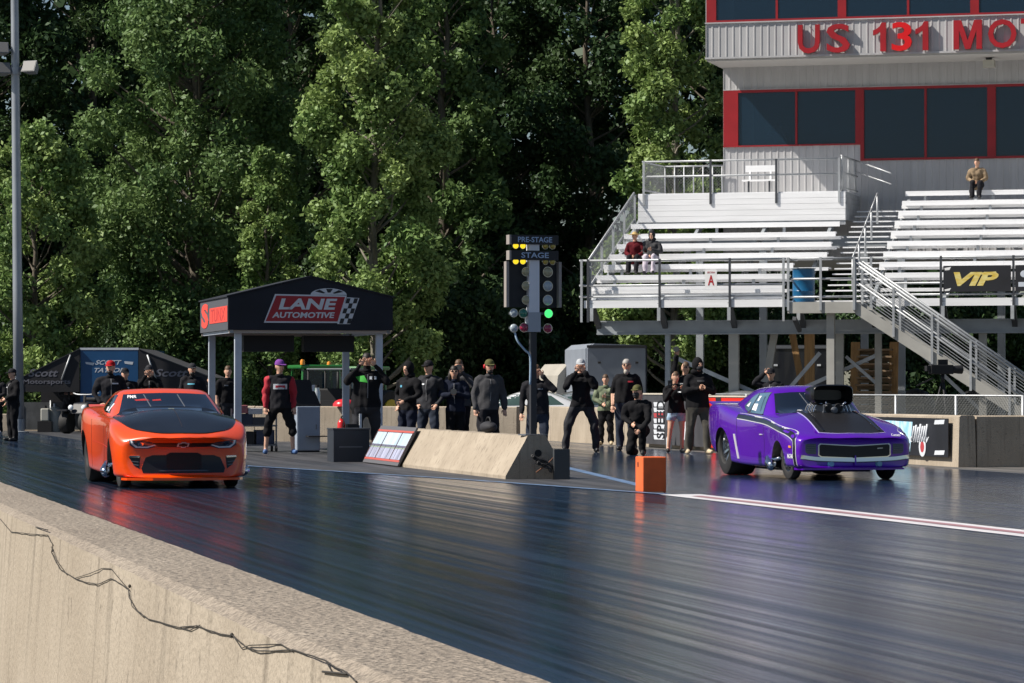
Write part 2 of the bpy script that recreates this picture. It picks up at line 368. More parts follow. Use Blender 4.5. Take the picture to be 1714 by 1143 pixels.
gs = thing('grandstand', 'raised aluminium bleacher grandstand with galvanised railings in front of the tower', 'grandstand', SO, SA)
def chain(name, root, p0, p1, h0, h1=None, sp=0.085, r=0.0028, m=None):
    """woven wire between two upright posts; p0, p1 are the lower corners, h the height"""
    h1 = h0 if h1 is None else h1; p0, p1 = Vector(p0), Vector(p1); L = (p1 - p0).length; mb = MB(); up = Vector((0, 0, 1))
    n = int(L / sp)
    def pt(s, t): return p0.lerp(p1, s) + up * (t * (h0 + (h1 - h0) * s))
    for sg in (1, -1):
        k = -int(h0 / sp) - 2
        while k < n + int(h0 / sp) + 2:
            s0, s1 = k * sp / L, (k * sp + sg * h0) / L; t0, t1 = 0.0, 1.0
            a, b = (s0, t0), (s1, t1)
            if a[0] > b[0]: a, b = b, a
            if b[0] > 0 and a[0] < 1 and b[0] > a[0]:
                if a[0] < 0: f = -a[0] / (b[0] - a[0]); a = (0, a[1] + (b[1] - a[1]) * f)
                if b[0] > 1: f = (1 - a[0]) / (b[0] - a[0]); b = (1, a[1] + (b[1] - a[1]) * f)
                mb.tube([pt(*a), pt(*b)], r, 3, cap=False)
            k += 1
    return stuff(mb.build(name, m or M_galv, root, fix=False))

UL0, UL1, UR0, UR1 = 0.0, 6.1, 7.62, 14.2
def plank(name, u0, u1, v0, v1, z, t=0.045, m=None, tilt=0.0):
    mb = MB(); mb.box(u0, u1, v0, v1, z - t, z); mb.box(u0, u1, v0 + .001, v0 + 0.012, z - t - (0.09 if 'seat' in name else 0.05), z - t + .002)
    # shallow grooves along the board
    o = mb.build(name, m or M_alu, gs); return o
RISE, RUN = 0.31, 0.70
for i in range(9):
    zs, v0 = 4.30 + RISE * i, 0.70 + RUN * i
    segs = [(UR0 + (0.0 if i else 0.25), UR1)]
    if i < 6: segs.append((UL0 + 0.04 * i, UL1 - (0.8 if i < 2 else 0.0)))
    for (a, b) in segs:
        nj = 2
        for k in range(nj):
            ua, ub = a + (b - a) * k / nj + (0.003 if k else 0), a + (b - a) * (k + 1) / nj
            plank('bench_seat', ua, ub, v0, v0 + 0.25, zs)
        plank('foot_board', a - 0.05, b + 0.1, v0 - 0.42, v0 - 0.02 + 0.12, zs - 0.42, 0.04)
        k = a + 0.5
        while k < b:
            MB().box(k, k + 0.07, v0 + 0.06, v0 + 0.14, zs - 0.42, zs - 0.047).build('seat_bracket', M_galv, gs); k += 1.9
# walkway at the front
for k in range(3): MB().box(-0.12, UR1, 0.02 + k * 0.31, 0.31 + k * 0.31, 3.52, 3.56).build('deck_plank', M_alu, gs)
MB().box(-0.12, 5.4, -0.03, 0.0, 3.40, 3.60).build('toe_board', M_alu, gs)
MB().box(7.75, UR1, -0.03, 0.0, 3.40, 3.60).build('toe_board', M_alu, gs)
for k in range(2): MB().box(-0.1, 5.2, 0.36 + 0.002 * k, 0.38, 3.62 + k * 0.19, 3.79 + k * 0.19).build('riser_board', M_alu, gs)
# aisle steps between the two sections
for i in range(17):
    z, v = 3.7 + 0.158 * i, 0.45 + 0.35 * i
    MB().box(6.28, 7.45, v, v + 0.24, z - 0.035, z).build('aisle_tread', M_alu, gs)
for i in range(5):
    z, v = 3.86 + 0.316 * 1.0 * i * 1.55, 0.8 + 0.7 * i * 1.55
    MB().tube([(7.0, v, z), (7.0, v, z + 0.85)], 0.03, 8).build('aisle_post', M_galv, gs, True)
    if i < 4: MB().tube([(7.0, v, z + 0.85), (7.0, v + 1.085, z + 0.85 + 0.49)], 0.022, 8).build('aisle_rail', M_galv, gs, True)
# white boarded face and the deck above it
for k in range(5): MB().box(0.24, 6.14, 4.93, 4.955, 5.93 + k * 0.158, 5.93 + (k + 1) * 0.158 - 0.006).build('riser_board', M_alu, gs)
for k in range(5): MB().box(6.141, 6.165, 4.96, 7.3, 5.93 + k * 0.158, 5.93 + (k + 1) * 0.158 - 0.006).build('riser_board', M_galv, gs)
for k in range(8): MB().box(0.24, 6.14, 4.96 + k * 0.31, 5.26 + k * 0.31, 6.70, 6.74).build('deck_plank', M_alu, gs)
MB().box(0.24, 6.14, 4.956, 4.96, 5.80, 6.70).build('back_panel', M_galv, gs)
def rail(p0, p1, r=0.03, nm='rail', m=None): MB().tube([p0, p1], r, 8).build(nm, m or M_galv, gs, True)
# front rail
for z in (4.67, 4.0, 3.70): rail((-0.25, 0, z), (5.35, 0, z))
for z in (4.67, 4.0, 3.70): rail((7.62, 0, z), (UR1, 0, z))
for u, mm in ((-0.18, M_galv), (0.0, M_dkpost), (1.96, M_dkpost), (3.86, M_dkpost), (5.3, M_galv), (7.62, M_galv), (9.45, M_dkpost), (11.33, M_dkpost), (13.2, M_dkpost)):
    MB().box(u - 0.03, u + 0.03, -0.075, -0.035, 3.02, 4.70).build('rail_post', mm, gs)
# rising side rail on the left with woven wire
rail((0.0, 0.05, 4.70), (0.12, 4.95, 6.72 + 0.05)); rail((0.0, 0.05, 3.95), (0.12, 4.95, 6.0))
for k in range(5):
    v = 0.06 + k * 1.22; z = 3.55 + k * 0.505; MB().box(0.0 + .03 * k, 0.06 + .03 * k, v - 0.03, v + 0.03, z, z + 1.15).build('rail_post', M_galv, gs)
chain('wire_mesh', gs, (0.02, 0.1, 3.85), (0.12, 4.9, 5.88), 0.85)
# upper deck rail
for z in (7.64, 7.22): rail((0.36, 4.93, z), (6.0, 4.93, z), 0.028)
for u, mm in ((0.41, M_galv), (2.33, M_dkpost), (4.2, M_dkpost), (5.97, M_galv)):
    MB().box(u - 0.03, u + 0.03, 4.885, 4.925, 6.42, 7.66).build('rail_post', mm, gs)
for z in (7.64, 6.85): rail((0.38, 4.95, z), (0.5, 7.35, z + .02), 0.025)
rail((0.45, 7.32, 7.66), (2.2, 7.32, 7.66), 0.025); rail((0.45, 7.32, 6.85), (2.2, 7.32, 6.85), 0.025)
for k in range(7): rail((0.5 + k * 0.28, 7.32, 6.74), (0.5 + k * 0.28, 7.32, 7.66), 0.022, 'rail_post')
chain('wire_mesh', gs, (0.5, 7.34, 6.8), (2.2, 7.34, 6.8), 0.85); chain('wire_mesh', gs, (0.41, 5.0, 6.8), (0.5, 7.3, 6.8), 0.85)
# rail with mesh at the right edge of the upper deck
for z in (7.72, 7.28, 6.85): rail((6.02, 4.95, z), (6.1, 7.3, z), 0.025)
for v in (4.97, 6.1, 7.25): rail((6.04, v, 6.74), (6.04, v, 7.74), 0.028, 'rail_post')
chain('wire_mesh', gs, (6.06, 5.0, 6.8), (6.1, 7.25, 6.8), 0.9)
rail((6.1, 7.2, 7.72), (7.3, 5.7, 7.25), 0.025); rail((6.1, 7.2, 7.4), (7.3, 5.7, 6.95), 0.02)
# small seat on the upper deck
sb = thing('bench', 'small white metal bench with backrest on the upper deck by the cladding', 'bench', S(2.95, 6.3, 6.74), SA)
MB().box(0, 1.0, 0.0, 0.28, 0.40, 0.44).build('seat', M_alu, sb); MB().box(0.05, 0.97, 0.30, 0.33, 0.68, 0.86).build('backrest', M_alu, sb)
for u in (0.18, 0.78):
    MB().bar((u, 0.1, 0), (u, 0.1, 0.40), 0.05, 0.05).build('leg', M_dkpost, sb); MB().bar((u, 0.26, 0.40), (u, 0.315, 0.70), 0.05, 0.03).build('back_support', M_alu, sb)
# beams, posts and braces below
MB().box(0.0, UR1, 0.95, 1.2, 2.74, 3.04).build('girder', M_paint, gs); MB().box(-0.05, UR1, 0.9, 1.25, 3.041, 3.075).build('girder_flange', M_paint, gs)
MB().box(0.0, UR1, 0.9, 1.25, 2.70, 2.739).build('girder_flange', M_paint, gs)
MB().box(0.2, UR1, 5.2, 5.45, 5.2, 5.5).build('girder', M_paint, gs)
for k, u in enumerate((0.1, 1.94, 3.84, 5.7, 7.62, 9.5, 11.3, 13.2)):
    MB().bar((u, 0.0, 3.44), (u, 7.0, 6.5), 0.09, 0.18).build('raker', M_paint, gs)
    MB().bar((u, 0.05, 3.42), (u - 0.05, 1.0, 2.9), 0.12, 0.14, up=(1, 0, 0)).build('knee_brace', M_dkpost, gs)
    MB().bar((u, -0.055, 3.40), (u, -0.055, 3.05), 0.09, 0.05).build('post_foot', M_galv, gs)
for u, wd in ((1.94, 0.13), (3.75, 0.27), (6.61, 0.2), (7.64, 0.17), (10.4, 0.2), (12.6, 0.2)):
    MB().box(u - wd / 2, u + wd / 2, 1.0, 1.15, 0, 2.70).build('column', M_beige if wd > .14 else M_paint, gs)
    MB().box(u - 0.1, u + 0.1, 5.25, 5.4, 0, 5.2).build('column', M_paint, gs)
for (a, b, wd, mm) in [((4.3, 1.6, 0.0), (4.75, 1.6, 2.72), 0.19, M_beige), ((5.1, 2.4, 2.72), (5.6, 2.4, 0.0), 0.17, M_wood), ((5.62, 2.1, 0.0), (5.62, 2.1, 2.72), 0.26, M_wood),
                     ((2.05, 1.3, 2.1), (4.55, 1.3, 1.02), 0.11, M_galv), ((5.0, 1.25, 1.0), (6.05, 1.25, 2.2), 0.10, M_galv), ((5.0, 1.3, 1.0), (7.6, 1.3, 2.15), 0.10, M_galv),
                     ((6.75, 1.2, 2.1), (7.6, 1.2, 1.35), 0.08, M_galv), ((8.3, 1.2, 2.6), (10.3, 1.2, 0.7), 0.09, M_galv)]:
    MB().bar(a, b, wd, wd * 0.6, up=(0, 1, 0)).build('brace', mm, gs)
# stack of timber steps stored below
pal = thing('wooden_steps', 'weathered wooden staircase standing under the grandstand beside a steel column', 'steps', S(6.75, 2.2, 0), SA)
for k in range(9): MB().box(0.05 + 0.02 * (k % 3), 1.02, 0.0 + k * 0.05, 0.3 + k * 0.05, 0.75 + k * 0.19, 0.80 + k * 0.19).build('tread', P('weathered_wood', (0.26, 0.18, 0.11), 0.85, var=0.35, vs=3, stretch=(0.7, 6, 6)), pal); MB().box(0.08, 1.0, 0.26 + k * 0.05, 0.285 + k * .05, 0.64 + k * 0.19, 0.75 + k * 0.19).build('riser', MATS['weathered_wood'], pal)
for x in (0.0, 1.05): MB().bar((x, 0.35, 0.0), (x, 0.65, 2.5), 0.05, 0.24, up=(1, 0, 0)).build('stringer', M_wood, pal)

# landing and stairs down to the right
ls = thing('staircase', 'grey steel staircase with mesh-sided handrails leading up to the grandstand landing', 'staircase', S(5.65, -1.25, 0), SA)
LZ = 3.47
MB().box(0.0, 1.75, 0.0, 1.2, LZ - 0.05, LZ).build('landing', M_conc2, ls)
MB().box(-0.02, 1.75, -0.03, 0.0, LZ - 0.27, LZ + 0.02).build('landing_fascia', M_beige, ls)
run, drop = 4.95, LZ
def sr(p0, p1, r=0.028, nm='handrail'): MB().tube([p0, p1], r, 8).build(nm, M_galv, ls, True)
for yy in (0.0, 1.16):
    MB().add([(1.75, yy, LZ + 0.02), (1.75, yy, LZ - 0.30), (1.75 + run, yy, -0.02), (1.75 + run + 0.45, yy, 0), (1.75 + run + 0.45, yy, 0.02),
              (1.75, yy + 0.04, LZ + 0.02), (1.75, yy + 0.04, LZ - 0.30), (1.75 + run, yy + 0.04, -0.02), (1.75 + run + 0.45, yy + 0.04, 0), (1.75 + run + 0.45, yy + 0.04, 0.02)],
             [(0,1,2,3,4), (9,8,7,6,5), (0,4,9,5), (1,6,7,2), (0,5,6,1), (2,7,8,3)]).build('stringer', M_beige, ls)
    for h in (1.1, 1.0, 0.55): sr((1.75, yy, LZ + h), (1.75 + run + 0.3, yy, h - 0.2), 0.026 if h < 1.1 else 0.03)
    for k in range(6):
        x = 1.75 + k * run / 5; z = LZ * (1 - k / 5.0); MB().box(x - 0.03, x + 0.03, yy - 0.045, yy - 0.005, max(0, z - 0.2), z + 1.08).build('rail_post', M_galv, ls)
    # mesh side: straight bars running with the slope
    mb = MB()
    for h in np.linspace(0.12, 0.96, 11): mb.tube([(1.78, yy + .01, LZ + h), (1.75 + run, yy + .01, h - 0.05)], 0.006, 4, cap=False)
    stuff(mb.build('side_mesh', M_galv, ls, fix=False))
for k in range(19):
    x = 1.75 + (k + 0.5) * run / 19; z = LZ * (1 - (k + 1) / 19.5)
    MB().box(x - 0.14, x + 0.14, 0.045, 1.155, z - 0.035, z).build('tread', M_galv, ls)
for z in (LZ + 1.15, LZ + 0.62, LZ + 0.15):
    sr((0.0, 0.0, z), (1.75, 0.0, z)); sr((0.0, 0.0, z), (0.0, 1.2, z))
for x in (0.0, 0.85, 1.72): MB().box(x - 0.03, x + 0.03, -0.07, -0.032, LZ - 0.2, LZ + 1.18).build('rail_post', M_galv, ls)
MB().box(0.95, 1.15, 0.25, 0.45, 0, LZ - .051).build('column', M_beige, ls)
MB().bar((0.1, 0.3, LZ - 0.4), (0.1, 1.1, LZ - .7), 0.1, 0.1).build('bracket', M_dkpost, ls)

# rubbish drum on the landing
dr = thing('drum', 'blue ribbed drum standing on the grandstand landing behind the rail', 'drum', S(5.95, -0.7, LZ), SA)
prof = [(0.0, 0), (0.29, 0), (0.29, 0.30), (0.30, 0.32), (0.29, 0.34), (0.29, 0.58), (0.30, 0.60), (0.29, 0.62), (0.29, 0.88), (0.305, 0.90), (0.29, 0.915), (0.27, 0.915), (0.27, 0.86), (0, 0.86)]
MB().lathe(prof, (0, 0, 0), (0, 0, 1), 24).build('barrel', P('blue_plastic', (0.006, 0.10, 0.23), 0.35, var=0.2, vs=3), dr, 40)
for z in (0.02, 0.905): MB().lathe([(0.295, -0.012), (0.312, -0.012), (0.312, 0.012), (0.295, 0.012), (0.295, -0.012)], (0, 0, z), (0, 0, 1), 24).build('rim', P('drum_rim', (0.2, 0.24, 0.27), 0.4, 0.6), dr, 40)

# signs and banners on the front rail
def board(name, label, cat, u0, u1, z0, z1, v, mat_, group=None):
    t = thing(name, label, cat, S(u0, v, z0), SA, group); MB().box(0, u1 - u0, -0.012, 0, 0, z1 - z0).build('panel', mat_, t); return t
fr0 = lambda x0, z0, s=-1: (lambda x, y, d: (x0 + x, -0.0135 + s * d, z0 + y))
M_signw = P('sign_white', (0.8, 0.8, 0.8), 0.5); M_signr = P('sign_red', (0.42, 0.01, 0.015), 0.5); M_ban = P('banner_black', (0.012, 0.013, 0.018), 0.55, var=0.3, vs=2)
M_gold = P('gold_print', (0.62, 0.42, 0.04), 0.4, var=0.5, vs=5, vcol=(0.75, 0.68, 0.30), stretch=(1, 1, 3))
t = board('section_sign', 'white sign with a red letter A tied to the grandstand front rail', 'sign', 3.20, 3.52, 3.92, 4.40, -0.09, M_signw)
mb = MB(); text(mb, 'A', fr0(0.08, 0.06), 0.17, 0.27, 0.004, off=0.02); mb.build('letter', M_signr, t); mb = MB(); text(mb, 'SECTION', fr0(0.06, 0.38), 0.21, 0.045, 0.003); mb.build('lettering', M_signr, t)
t = board('rail_banner', 'black banner with gold slanted VIP lettering on the grandstand rail', 'banner', 9.52, 11.27, 3.76, 4.44, -0.085, M_ban)
pr = MB(); text(pr, 'VIP', fr0(0.27, 0.15), 1.16, 0.36, 0.004, shear=.28, off=.045); pr.prism([(.46, .33), (1.10, .37), (1.08, .31), (.48, .28)], fr0(0.27, 0.15), .003); pr.build('lettering', M_gold, t)
mb = MB(); mb.add([(.03, -.0135, .62), (.2, -.0135, .65), (.16, -.0135, .57), (.04, -.0135, .56)], [(0, 1, 2, 3)]); mb.add([(.03, -.0135, .06), (.2, -.0135, .1), (.16, -.0135, .03), (.04, -.0135, .02)], [(0, 1, 2, 3)]); mb.build('corner_mark', M_signw, t)
t = board('rail_banner', 'black banner with white print beside the gold-lettered one on the rail', 'banner', 11.38, 13.1, 3.76, 4.44, -0.085, M_ban)
mb = MB(); mb.ell((0.22, -0.013, 0.45), (0.09, 0.003, 0.09), 16, 6); mb.build('emblem', P('banner_print', (0.55, 0.6, 0.68), 0.5), t)
mb = MB(); mb.box(0.08, 0.9, -0.016, -0.0135, 0.12, 0.24); mb.build('print', MATS['banner_print'], t)

# ------------------------------------------------------------------ the tower
M_clad = P('cladding', (0.43, 0.43, 0.44), 0.5, 0.15, var=0.10, vs=1.2, stretch=(3, 3, 0.4))
M_red = P('red_trim', (0.28, 0.010, 0.015), 0.4, var=0.15, vs=2)
M_sof = P('soffit', (0.45, 0.44, 0.42), 0.7)
tw = thing('tower', 'three-storey timing tower clad in ribbed grey metal with red window frames and lettering', 'building', SO, SA)
def ribbed(name, u0, u1, z0, z1, v, holes=()):
    """ribbed sheet in the plane v, facing -v, one mesh for a run of cladding"""
    mb = MB(); pit = 0.20; n = max(1, int(round((u1 - u0) / pit))); pit = (u1 - u0) / n; pts = []
    for k in range(n):
        b = u0 + k * pit; pts += [(b, v), (b + pit * .68, v), (b + pit * .76, v - .014), (b + pit * .92, v - .014)]
    pts.append((u1, v))
    for (a, b) in zip(pts[:-1], pts[1:]): mb.quad((a[0], a[1], z0), (b[0], b[1], z0), (b[0], b[1], z1), (a[0], a[1], z1))
    mb.box(u0, u1, v + 0.002, v + 0.03, z0, z1)
    return mb.build(name, M_clad, tw, fix=False)
TL, TRr, VL, VU = 2.2, 17.5, 7.5, 5.5
ribbed('cladding', TL, 6.2, 5.0, 8.20, VL); ribbed('cladding', 6.2, TRr, 5.0, 7.74, VL); ribbed('cladding', TL, TRr, 9.86, 10.56, VL)
ribbed('cladding', 2.1, TRr, 10.57, 11.55, VU)
mb = MB(); mb.box(TL - 0.02, TL, VL - .02, VL + 8, 5.0, 10.56); mb.box(TL, TRr, VL + .04, VL + 8, 4.9, 5.0); mb.build('side_wall', M_clad, tw)
MB().box(TRr + .031, TRr + .05, VU - .03, VU + 9, 4.9, 15).build('side_wall', M_clad, tw); MB().box(2.08, 2.1, VU - .03, VU + 9, 10.53, 15).build('side_wall', M_clad, tw)
MB().box(2.1, TRr, VU + 0.03, VL + 8, 10.50, 10.565).build('soffit', M_sof, tw)
MB().box(2.06, TRr, VU - 0.05, VU - 0.035, 10.55, 10.60).build('drip_edge', M_clad, tw); MB().box(2.06, TRr, VU - 0.05, VU + .03, 11.55, 11.585).build('drip_edge', M_clad, tw)
MB().box(TL - .02, TRr, VL - 0.05, VL + .03, 9.835, 9.86).build('drip_edge', M_clad, tw)
MB().box(2.1, TRr, VU, VU + 9, 14.9, 15.1).build('roof', M_sof, tw)
# red frames
def fr_box(u0, u1, z0, z1, v, d=0.07, nm='window_frame'): return MB().box(u0, u1, v - d, v + 0.03, z0, z1).build(nm, M_red, tw)
fr_box(TL - .01, 2.62, 8.24, 9.834, VL, .05); fr_box(TL - .01, 6.16, 8.20, 8.239, VL); fr_box(6.02, 6.27, 8.24, 9.76, VL, .06); fr_box(6.161, 6.27, 7.74, 8.239, VL, .055)
fr_box(4.285, 4.345, 8.24, 9.76, VL, .05); fr_box(2.621, TRr, 9.761, 9.834, VL, .055); fr_box(6.271, TRr, 7.741, 7.80, VL, .065)
M_glass = bpy.data.materials.new('tinted_glass'); M_glass.use_nodes = True
_n, _l = M_glass.node_tree.nodes, M_glass.node_tree.links; _n.remove(_n['Principled BSDF'])
_t = _n.new('ShaderNodeBsdfTransparent'); _t.inputs[0].default_value = (0.42, 0.48, 0.54, 1); _g = _n.new('ShaderNodeBsdfGlossy'); _g.inputs['Roughness'].default_value = 0.02; _g.inputs[0].default_value = (.8, .85, .9, 1)
_d = _n.new('ShaderNodeBsdfDiffuse'); _d.inputs[0].default_value = (0.016, 0.045, 0.085, 1); _m1 = _n.new('ShaderNodeMixShader'); _m1.inputs[0].default_value = 0.4
_fr = _n.new('ShaderNodeFresnel'); _fr.inputs[0].default_value = 1.55; _m2 = _n.new('ShaderNodeMixShader')
_l.new(_t.outputs[0], _m1.inputs[1]); _l.new(_d.outputs[0], _m1.inputs[2]); _l.new(_fr.outputs[0], _m2.inputs[0]); _l.new(_m1.outputs[0], _m2.inputs[1]); _l.new(_g.outputs[0], _m2.inputs[2]); _l.new(_m2.outputs[0], _n['Material Output'].inputs[0])
def pane(u0, u1, z0, z1, v): return MB().box(u0, u1, v + 0.0, v + 0.012, z0, z1).build('window_pane', M_glass, tw)
pane(2.622, 4.284, 8.24, 9.76, VL); pane(4.346, 6.019, 8.24, 9.76, VL)
u = 6.272
while u < TRr - .5:
    pane(u, u + 1.72, 7.801, 9.76, VL); fr_box(u + 1.721, u + 1.785, 7.801, 9.76, VL, .05); pane(u + 1.786, u + 3.50, 7.801, 9.76, VL); fr_box(u + 3.501, u + 3.74, 7.801, 9.76, VL, .06); u += 3.742
fr_box(2.1, TRr, 11.586, 11.64, VU, .04); fr_box(2.1, 2.38, 11.641, 13.6, VU, .03); fr_box(2.1, TRr, 13.601, 13.75, VU, .04)
u = 2.381
while u < TRr - .5:
    pane(u, u + 1.70, 11.641, 13.6, VU); fr_box(u + 1.701, u + 1.765, 11.641, 13.6, VU, .02); pane(u + 1.766, u + 3.46, 11.641, 13.6, VU); fr_box(u + 3.461, u + 3.70, 11.641, 13.6, VU, .03); u += 3.702
ribbed('cladding', 2.1, TRr, 13.751, 14.9, VU)
M_room = P('dark_room', (0.05, 0.055, 0.06), 0.9)
MB().box(TL + .1, TRr, VL + 4, VL + 4.1, 6.8, 10.4).build('inner_wall', M_room, tw); MB().box(TL + .1, TRr, VL + .05, VL + 4, 6.9, 6.95).build('inner_floor', M_room, tw); MB().box(TL + .1, TRr, VL + .05, VL + 4, 10.3, 10.35).build('inner_ceiling', M_room, tw)
MB().box(2.2, TRr, VU + 3.5, VU + 3.6, 10.7, 14.6).build('inner_wall', M_room, tw); MB().box(2.2, TRr, VU + .05, VU + 3.5, 10.75, 10.8).build('inner_floor', M_room, tw); MB().box(2.2, TRr, VU + .05, VU + 3.5, 14.5, 14.55).build('inner_ceiling', M_room, tw)
MB().box(2.9, 5.9, VL + .35, VL + .9, 8.28, 8.32).build('desk', M_room, tw)
# letters standing off the band
M_let = P('letter_red', (0.33, 0.010, 0.016), 0.35, var=0.15, vs=2); M_let3 = P('letter_red_new', (0.62, 0.004, 0.006), 0.35)
def letter(ch, u0, wd, z0=10.63, h=0.80, m=None):
    mb = MB()
    if ch == '1': mb.prism([(.20, 0), (.36, 0), (.36, .8), (.24, .8), (.19, .70), (.10, .63), (0, .59), (0, .45), (.11, .49), (.20, .55)], lambda x, y, d: (u0 + x, VU - 0.06 - d, z0 + y), .13)
    elif ch == 'M': mb.prism([(0, 0), (.15, 0), (.15, .52), (.32, 0), (.46, 0), (.63, .52), (.63, 0), (.78, 0), (.78, .8), (.57, .8), (.39, .24), (.21, .8), (0, .8)], lambda x, y, d: (u0 + x, VU - 0.06 - d, z0 + y), .13)
    else: text(mb, ch, lambda x, y, d: (u0 + x, VU - 0.06 - d, z0 + y), wd, h, 0.13, off=0.018)
    mb.build('letter', m or M_let, tw)
    MB().tube([(u0 + wd * .5, VU - .055, z0 + .76), (u0 + wd * .5, VU - .0, z0 + .76)], .012, 6).build('letter_mount', M_galv, tw)
for ch, u0, wd in [('U', 4.74, .62), ('S', 5.55, .66), ('1', 6.86, .36), ('3', 7.38, .56), ('1', 8.04, .36), ('M', 9.10, .78), ('O', 10.05, .78), ('T', 10.95, .66), ('O', 11.72, .78), ('R', 12.65, .68), ('S', 13.45, .62), ('P', 14.22, .56), ('O', 14.88, .64), ('R', 15.63, .58), ('T', 16.28, .52), ('S', 16.85, .56)]:
    letter(ch, u0, wd, m=M_let3 if ch == '3' else None)
# flood light under the soffit
MB().box(9.85, 10.0, VU + 1.0, VU + 1.2, 10.42, 10.5).build('lamp_bracket', M_dkpost, tw); MB().box(9.78, 10.10, VU + .85, VU + 1.15, 10.22, 10.42).build('soffit_lamp', P('lamp_housing', (0.42, 0.41, 0.36), 0.5), tw)
# ================================================================== trees
def leaf_mat(name, c1, c2, tr=0.22):
    m = bpy.data.materials.new(name); m.use_nodes = True; n, l = m.node_tree.nodes, m.node_tree.links; n.remove(n['Principled BSDF'])
    at = n.new('ShaderNodeAttribute'); at.attribute_name = 'tone'
    mx = n.new('ShaderNodeMix'); mx.data_type = 'RGBA'; mx.inputs[6].default_value = (*c1, 1); mx.inputs[7].default_value = (*c2, 1); l.new(at.outputs['Fac'], mx.inputs[0])
    d = n.new('ShaderNodeBsdfDiffuse'); t = n.new('ShaderNodeBsdfTranslucent'); l.new(mx.outputs[2], d.inputs[0]); l.new(mx.outputs[2], t.inputs[0])
    g = n.new('ShaderNodeBsdfGlossy'); g.inputs['Roughness'].default_value = 0.5; g.inputs[0].default_value = (.9, .95, 1, 1)
    a = n.new('ShaderNodeMixShader'); a.inputs[0].default_value = tr; l.new(d.outputs[0], a.inputs[1]); l.new(t.outputs[0], a.inputs[2])
    b = n.new('ShaderNodeMixShader'); b.inputs[0].default_value = 0.018; l.new(a.outputs[0], b.inputs[1]); l.new(g.outputs[0], b.inputs[2])
    l.new(b.outputs[0], n['Material Output'].inputs[0]); return m
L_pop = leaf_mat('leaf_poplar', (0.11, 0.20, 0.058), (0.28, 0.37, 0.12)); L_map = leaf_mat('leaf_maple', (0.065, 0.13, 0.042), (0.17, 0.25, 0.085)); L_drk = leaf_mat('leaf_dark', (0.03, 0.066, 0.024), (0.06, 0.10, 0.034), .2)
M_bark = P('bark', (0.13, 0.11, 0.085), 0.9, var=0.4, vs=3, stretch=(4, 4, 0.8), bump=0.5, bs=12); M_barkp = P('bark_pale', (0.19, 0.175, 0.14), 0.85, var=0.4, vs=3, stretch=(3, 3, 1), bump=0.4, bs=12)

def crown_mesh(name, clumps, nleaf, size, seed, mat_):
    """clumps: (x, y, z, r) ; leaves on and inside every clump, each a small rhombus"""
    rg = np.random.default_rng(seed); C = np.array(clumps); wt = C[:, 3] ** 2; wt /= wt.sum()
    k = rg.choice(len(C), nleaf, p=wt); d = rg.normal(size=(nleaf, 3)); d /= np.linalg.norm(d, axis=1)[:, None]
    # twigs: leaves gather around twig directions so that the outline stays ragged
    rr = C[k, 3] * (0.30 + 0.85 * rg.random(nleaf) ** 0.7)
    c = C[k, :3] + d * rr[:, None] * np.array([1, 1, 0.85])
    tw_ = rg.normal(scale=0.10, size=(nleaf, 3)); c += tw_
    nrm = d * 0.35 + rg.normal(size=(nleaf, 3)) * 0.85 + np.array([0, 0, 0.35]); nrm /= np.linalg.norm(nrm, axis=1)[:, None]
    a = np.cross(nrm, rg.normal(size=(nleaf, 3))); a /= np.linalg.norm(a, axis=1)[:, None]; b = np.cross(nrm, a)
    s = size * (0.6 + 0.8 * rg.random(nleaf)); a *= s[:, None]; b *= (s * 0.62)[:, None]
    v = np.stack([c - a, c + b * 0.9 + nrm * s[:, None] * .12, c + a, c - b * 0.9 + nrm * s[:, None] * .12], 1).reshape(-1, 3)
    me = bpy.data.meshes.new(name); me.vertices.add(nleaf * 4); me.vertices.foreach_set('co', v.astype(np.float32).ravel())
    me.loops.add(nleaf * 4); me.loops.foreach_set('vertex_index', np.arange(nleaf * 4, dtype=np.int32))
    me.polygons.add(nleaf); me.polygons.foreach_set('loop_start', np.arange(0, nleaf * 4, 4, dtype=np.int32)); me.polygons.foreach_set('loop_total', np.full(nleaf, 4, dtype=np.int32))
    at = me.attributes.new('tone', 'FLOAT', 'FACE'); tone = np.clip(rg.random(len(C))[k] * 0.6 + rg.random(nleaf) * 0.4, 0, 1); at.data.foreach_set('value', tone.astype(np.float32))
    me.materials.append(mat_); me.update(calc_edges=True); return me

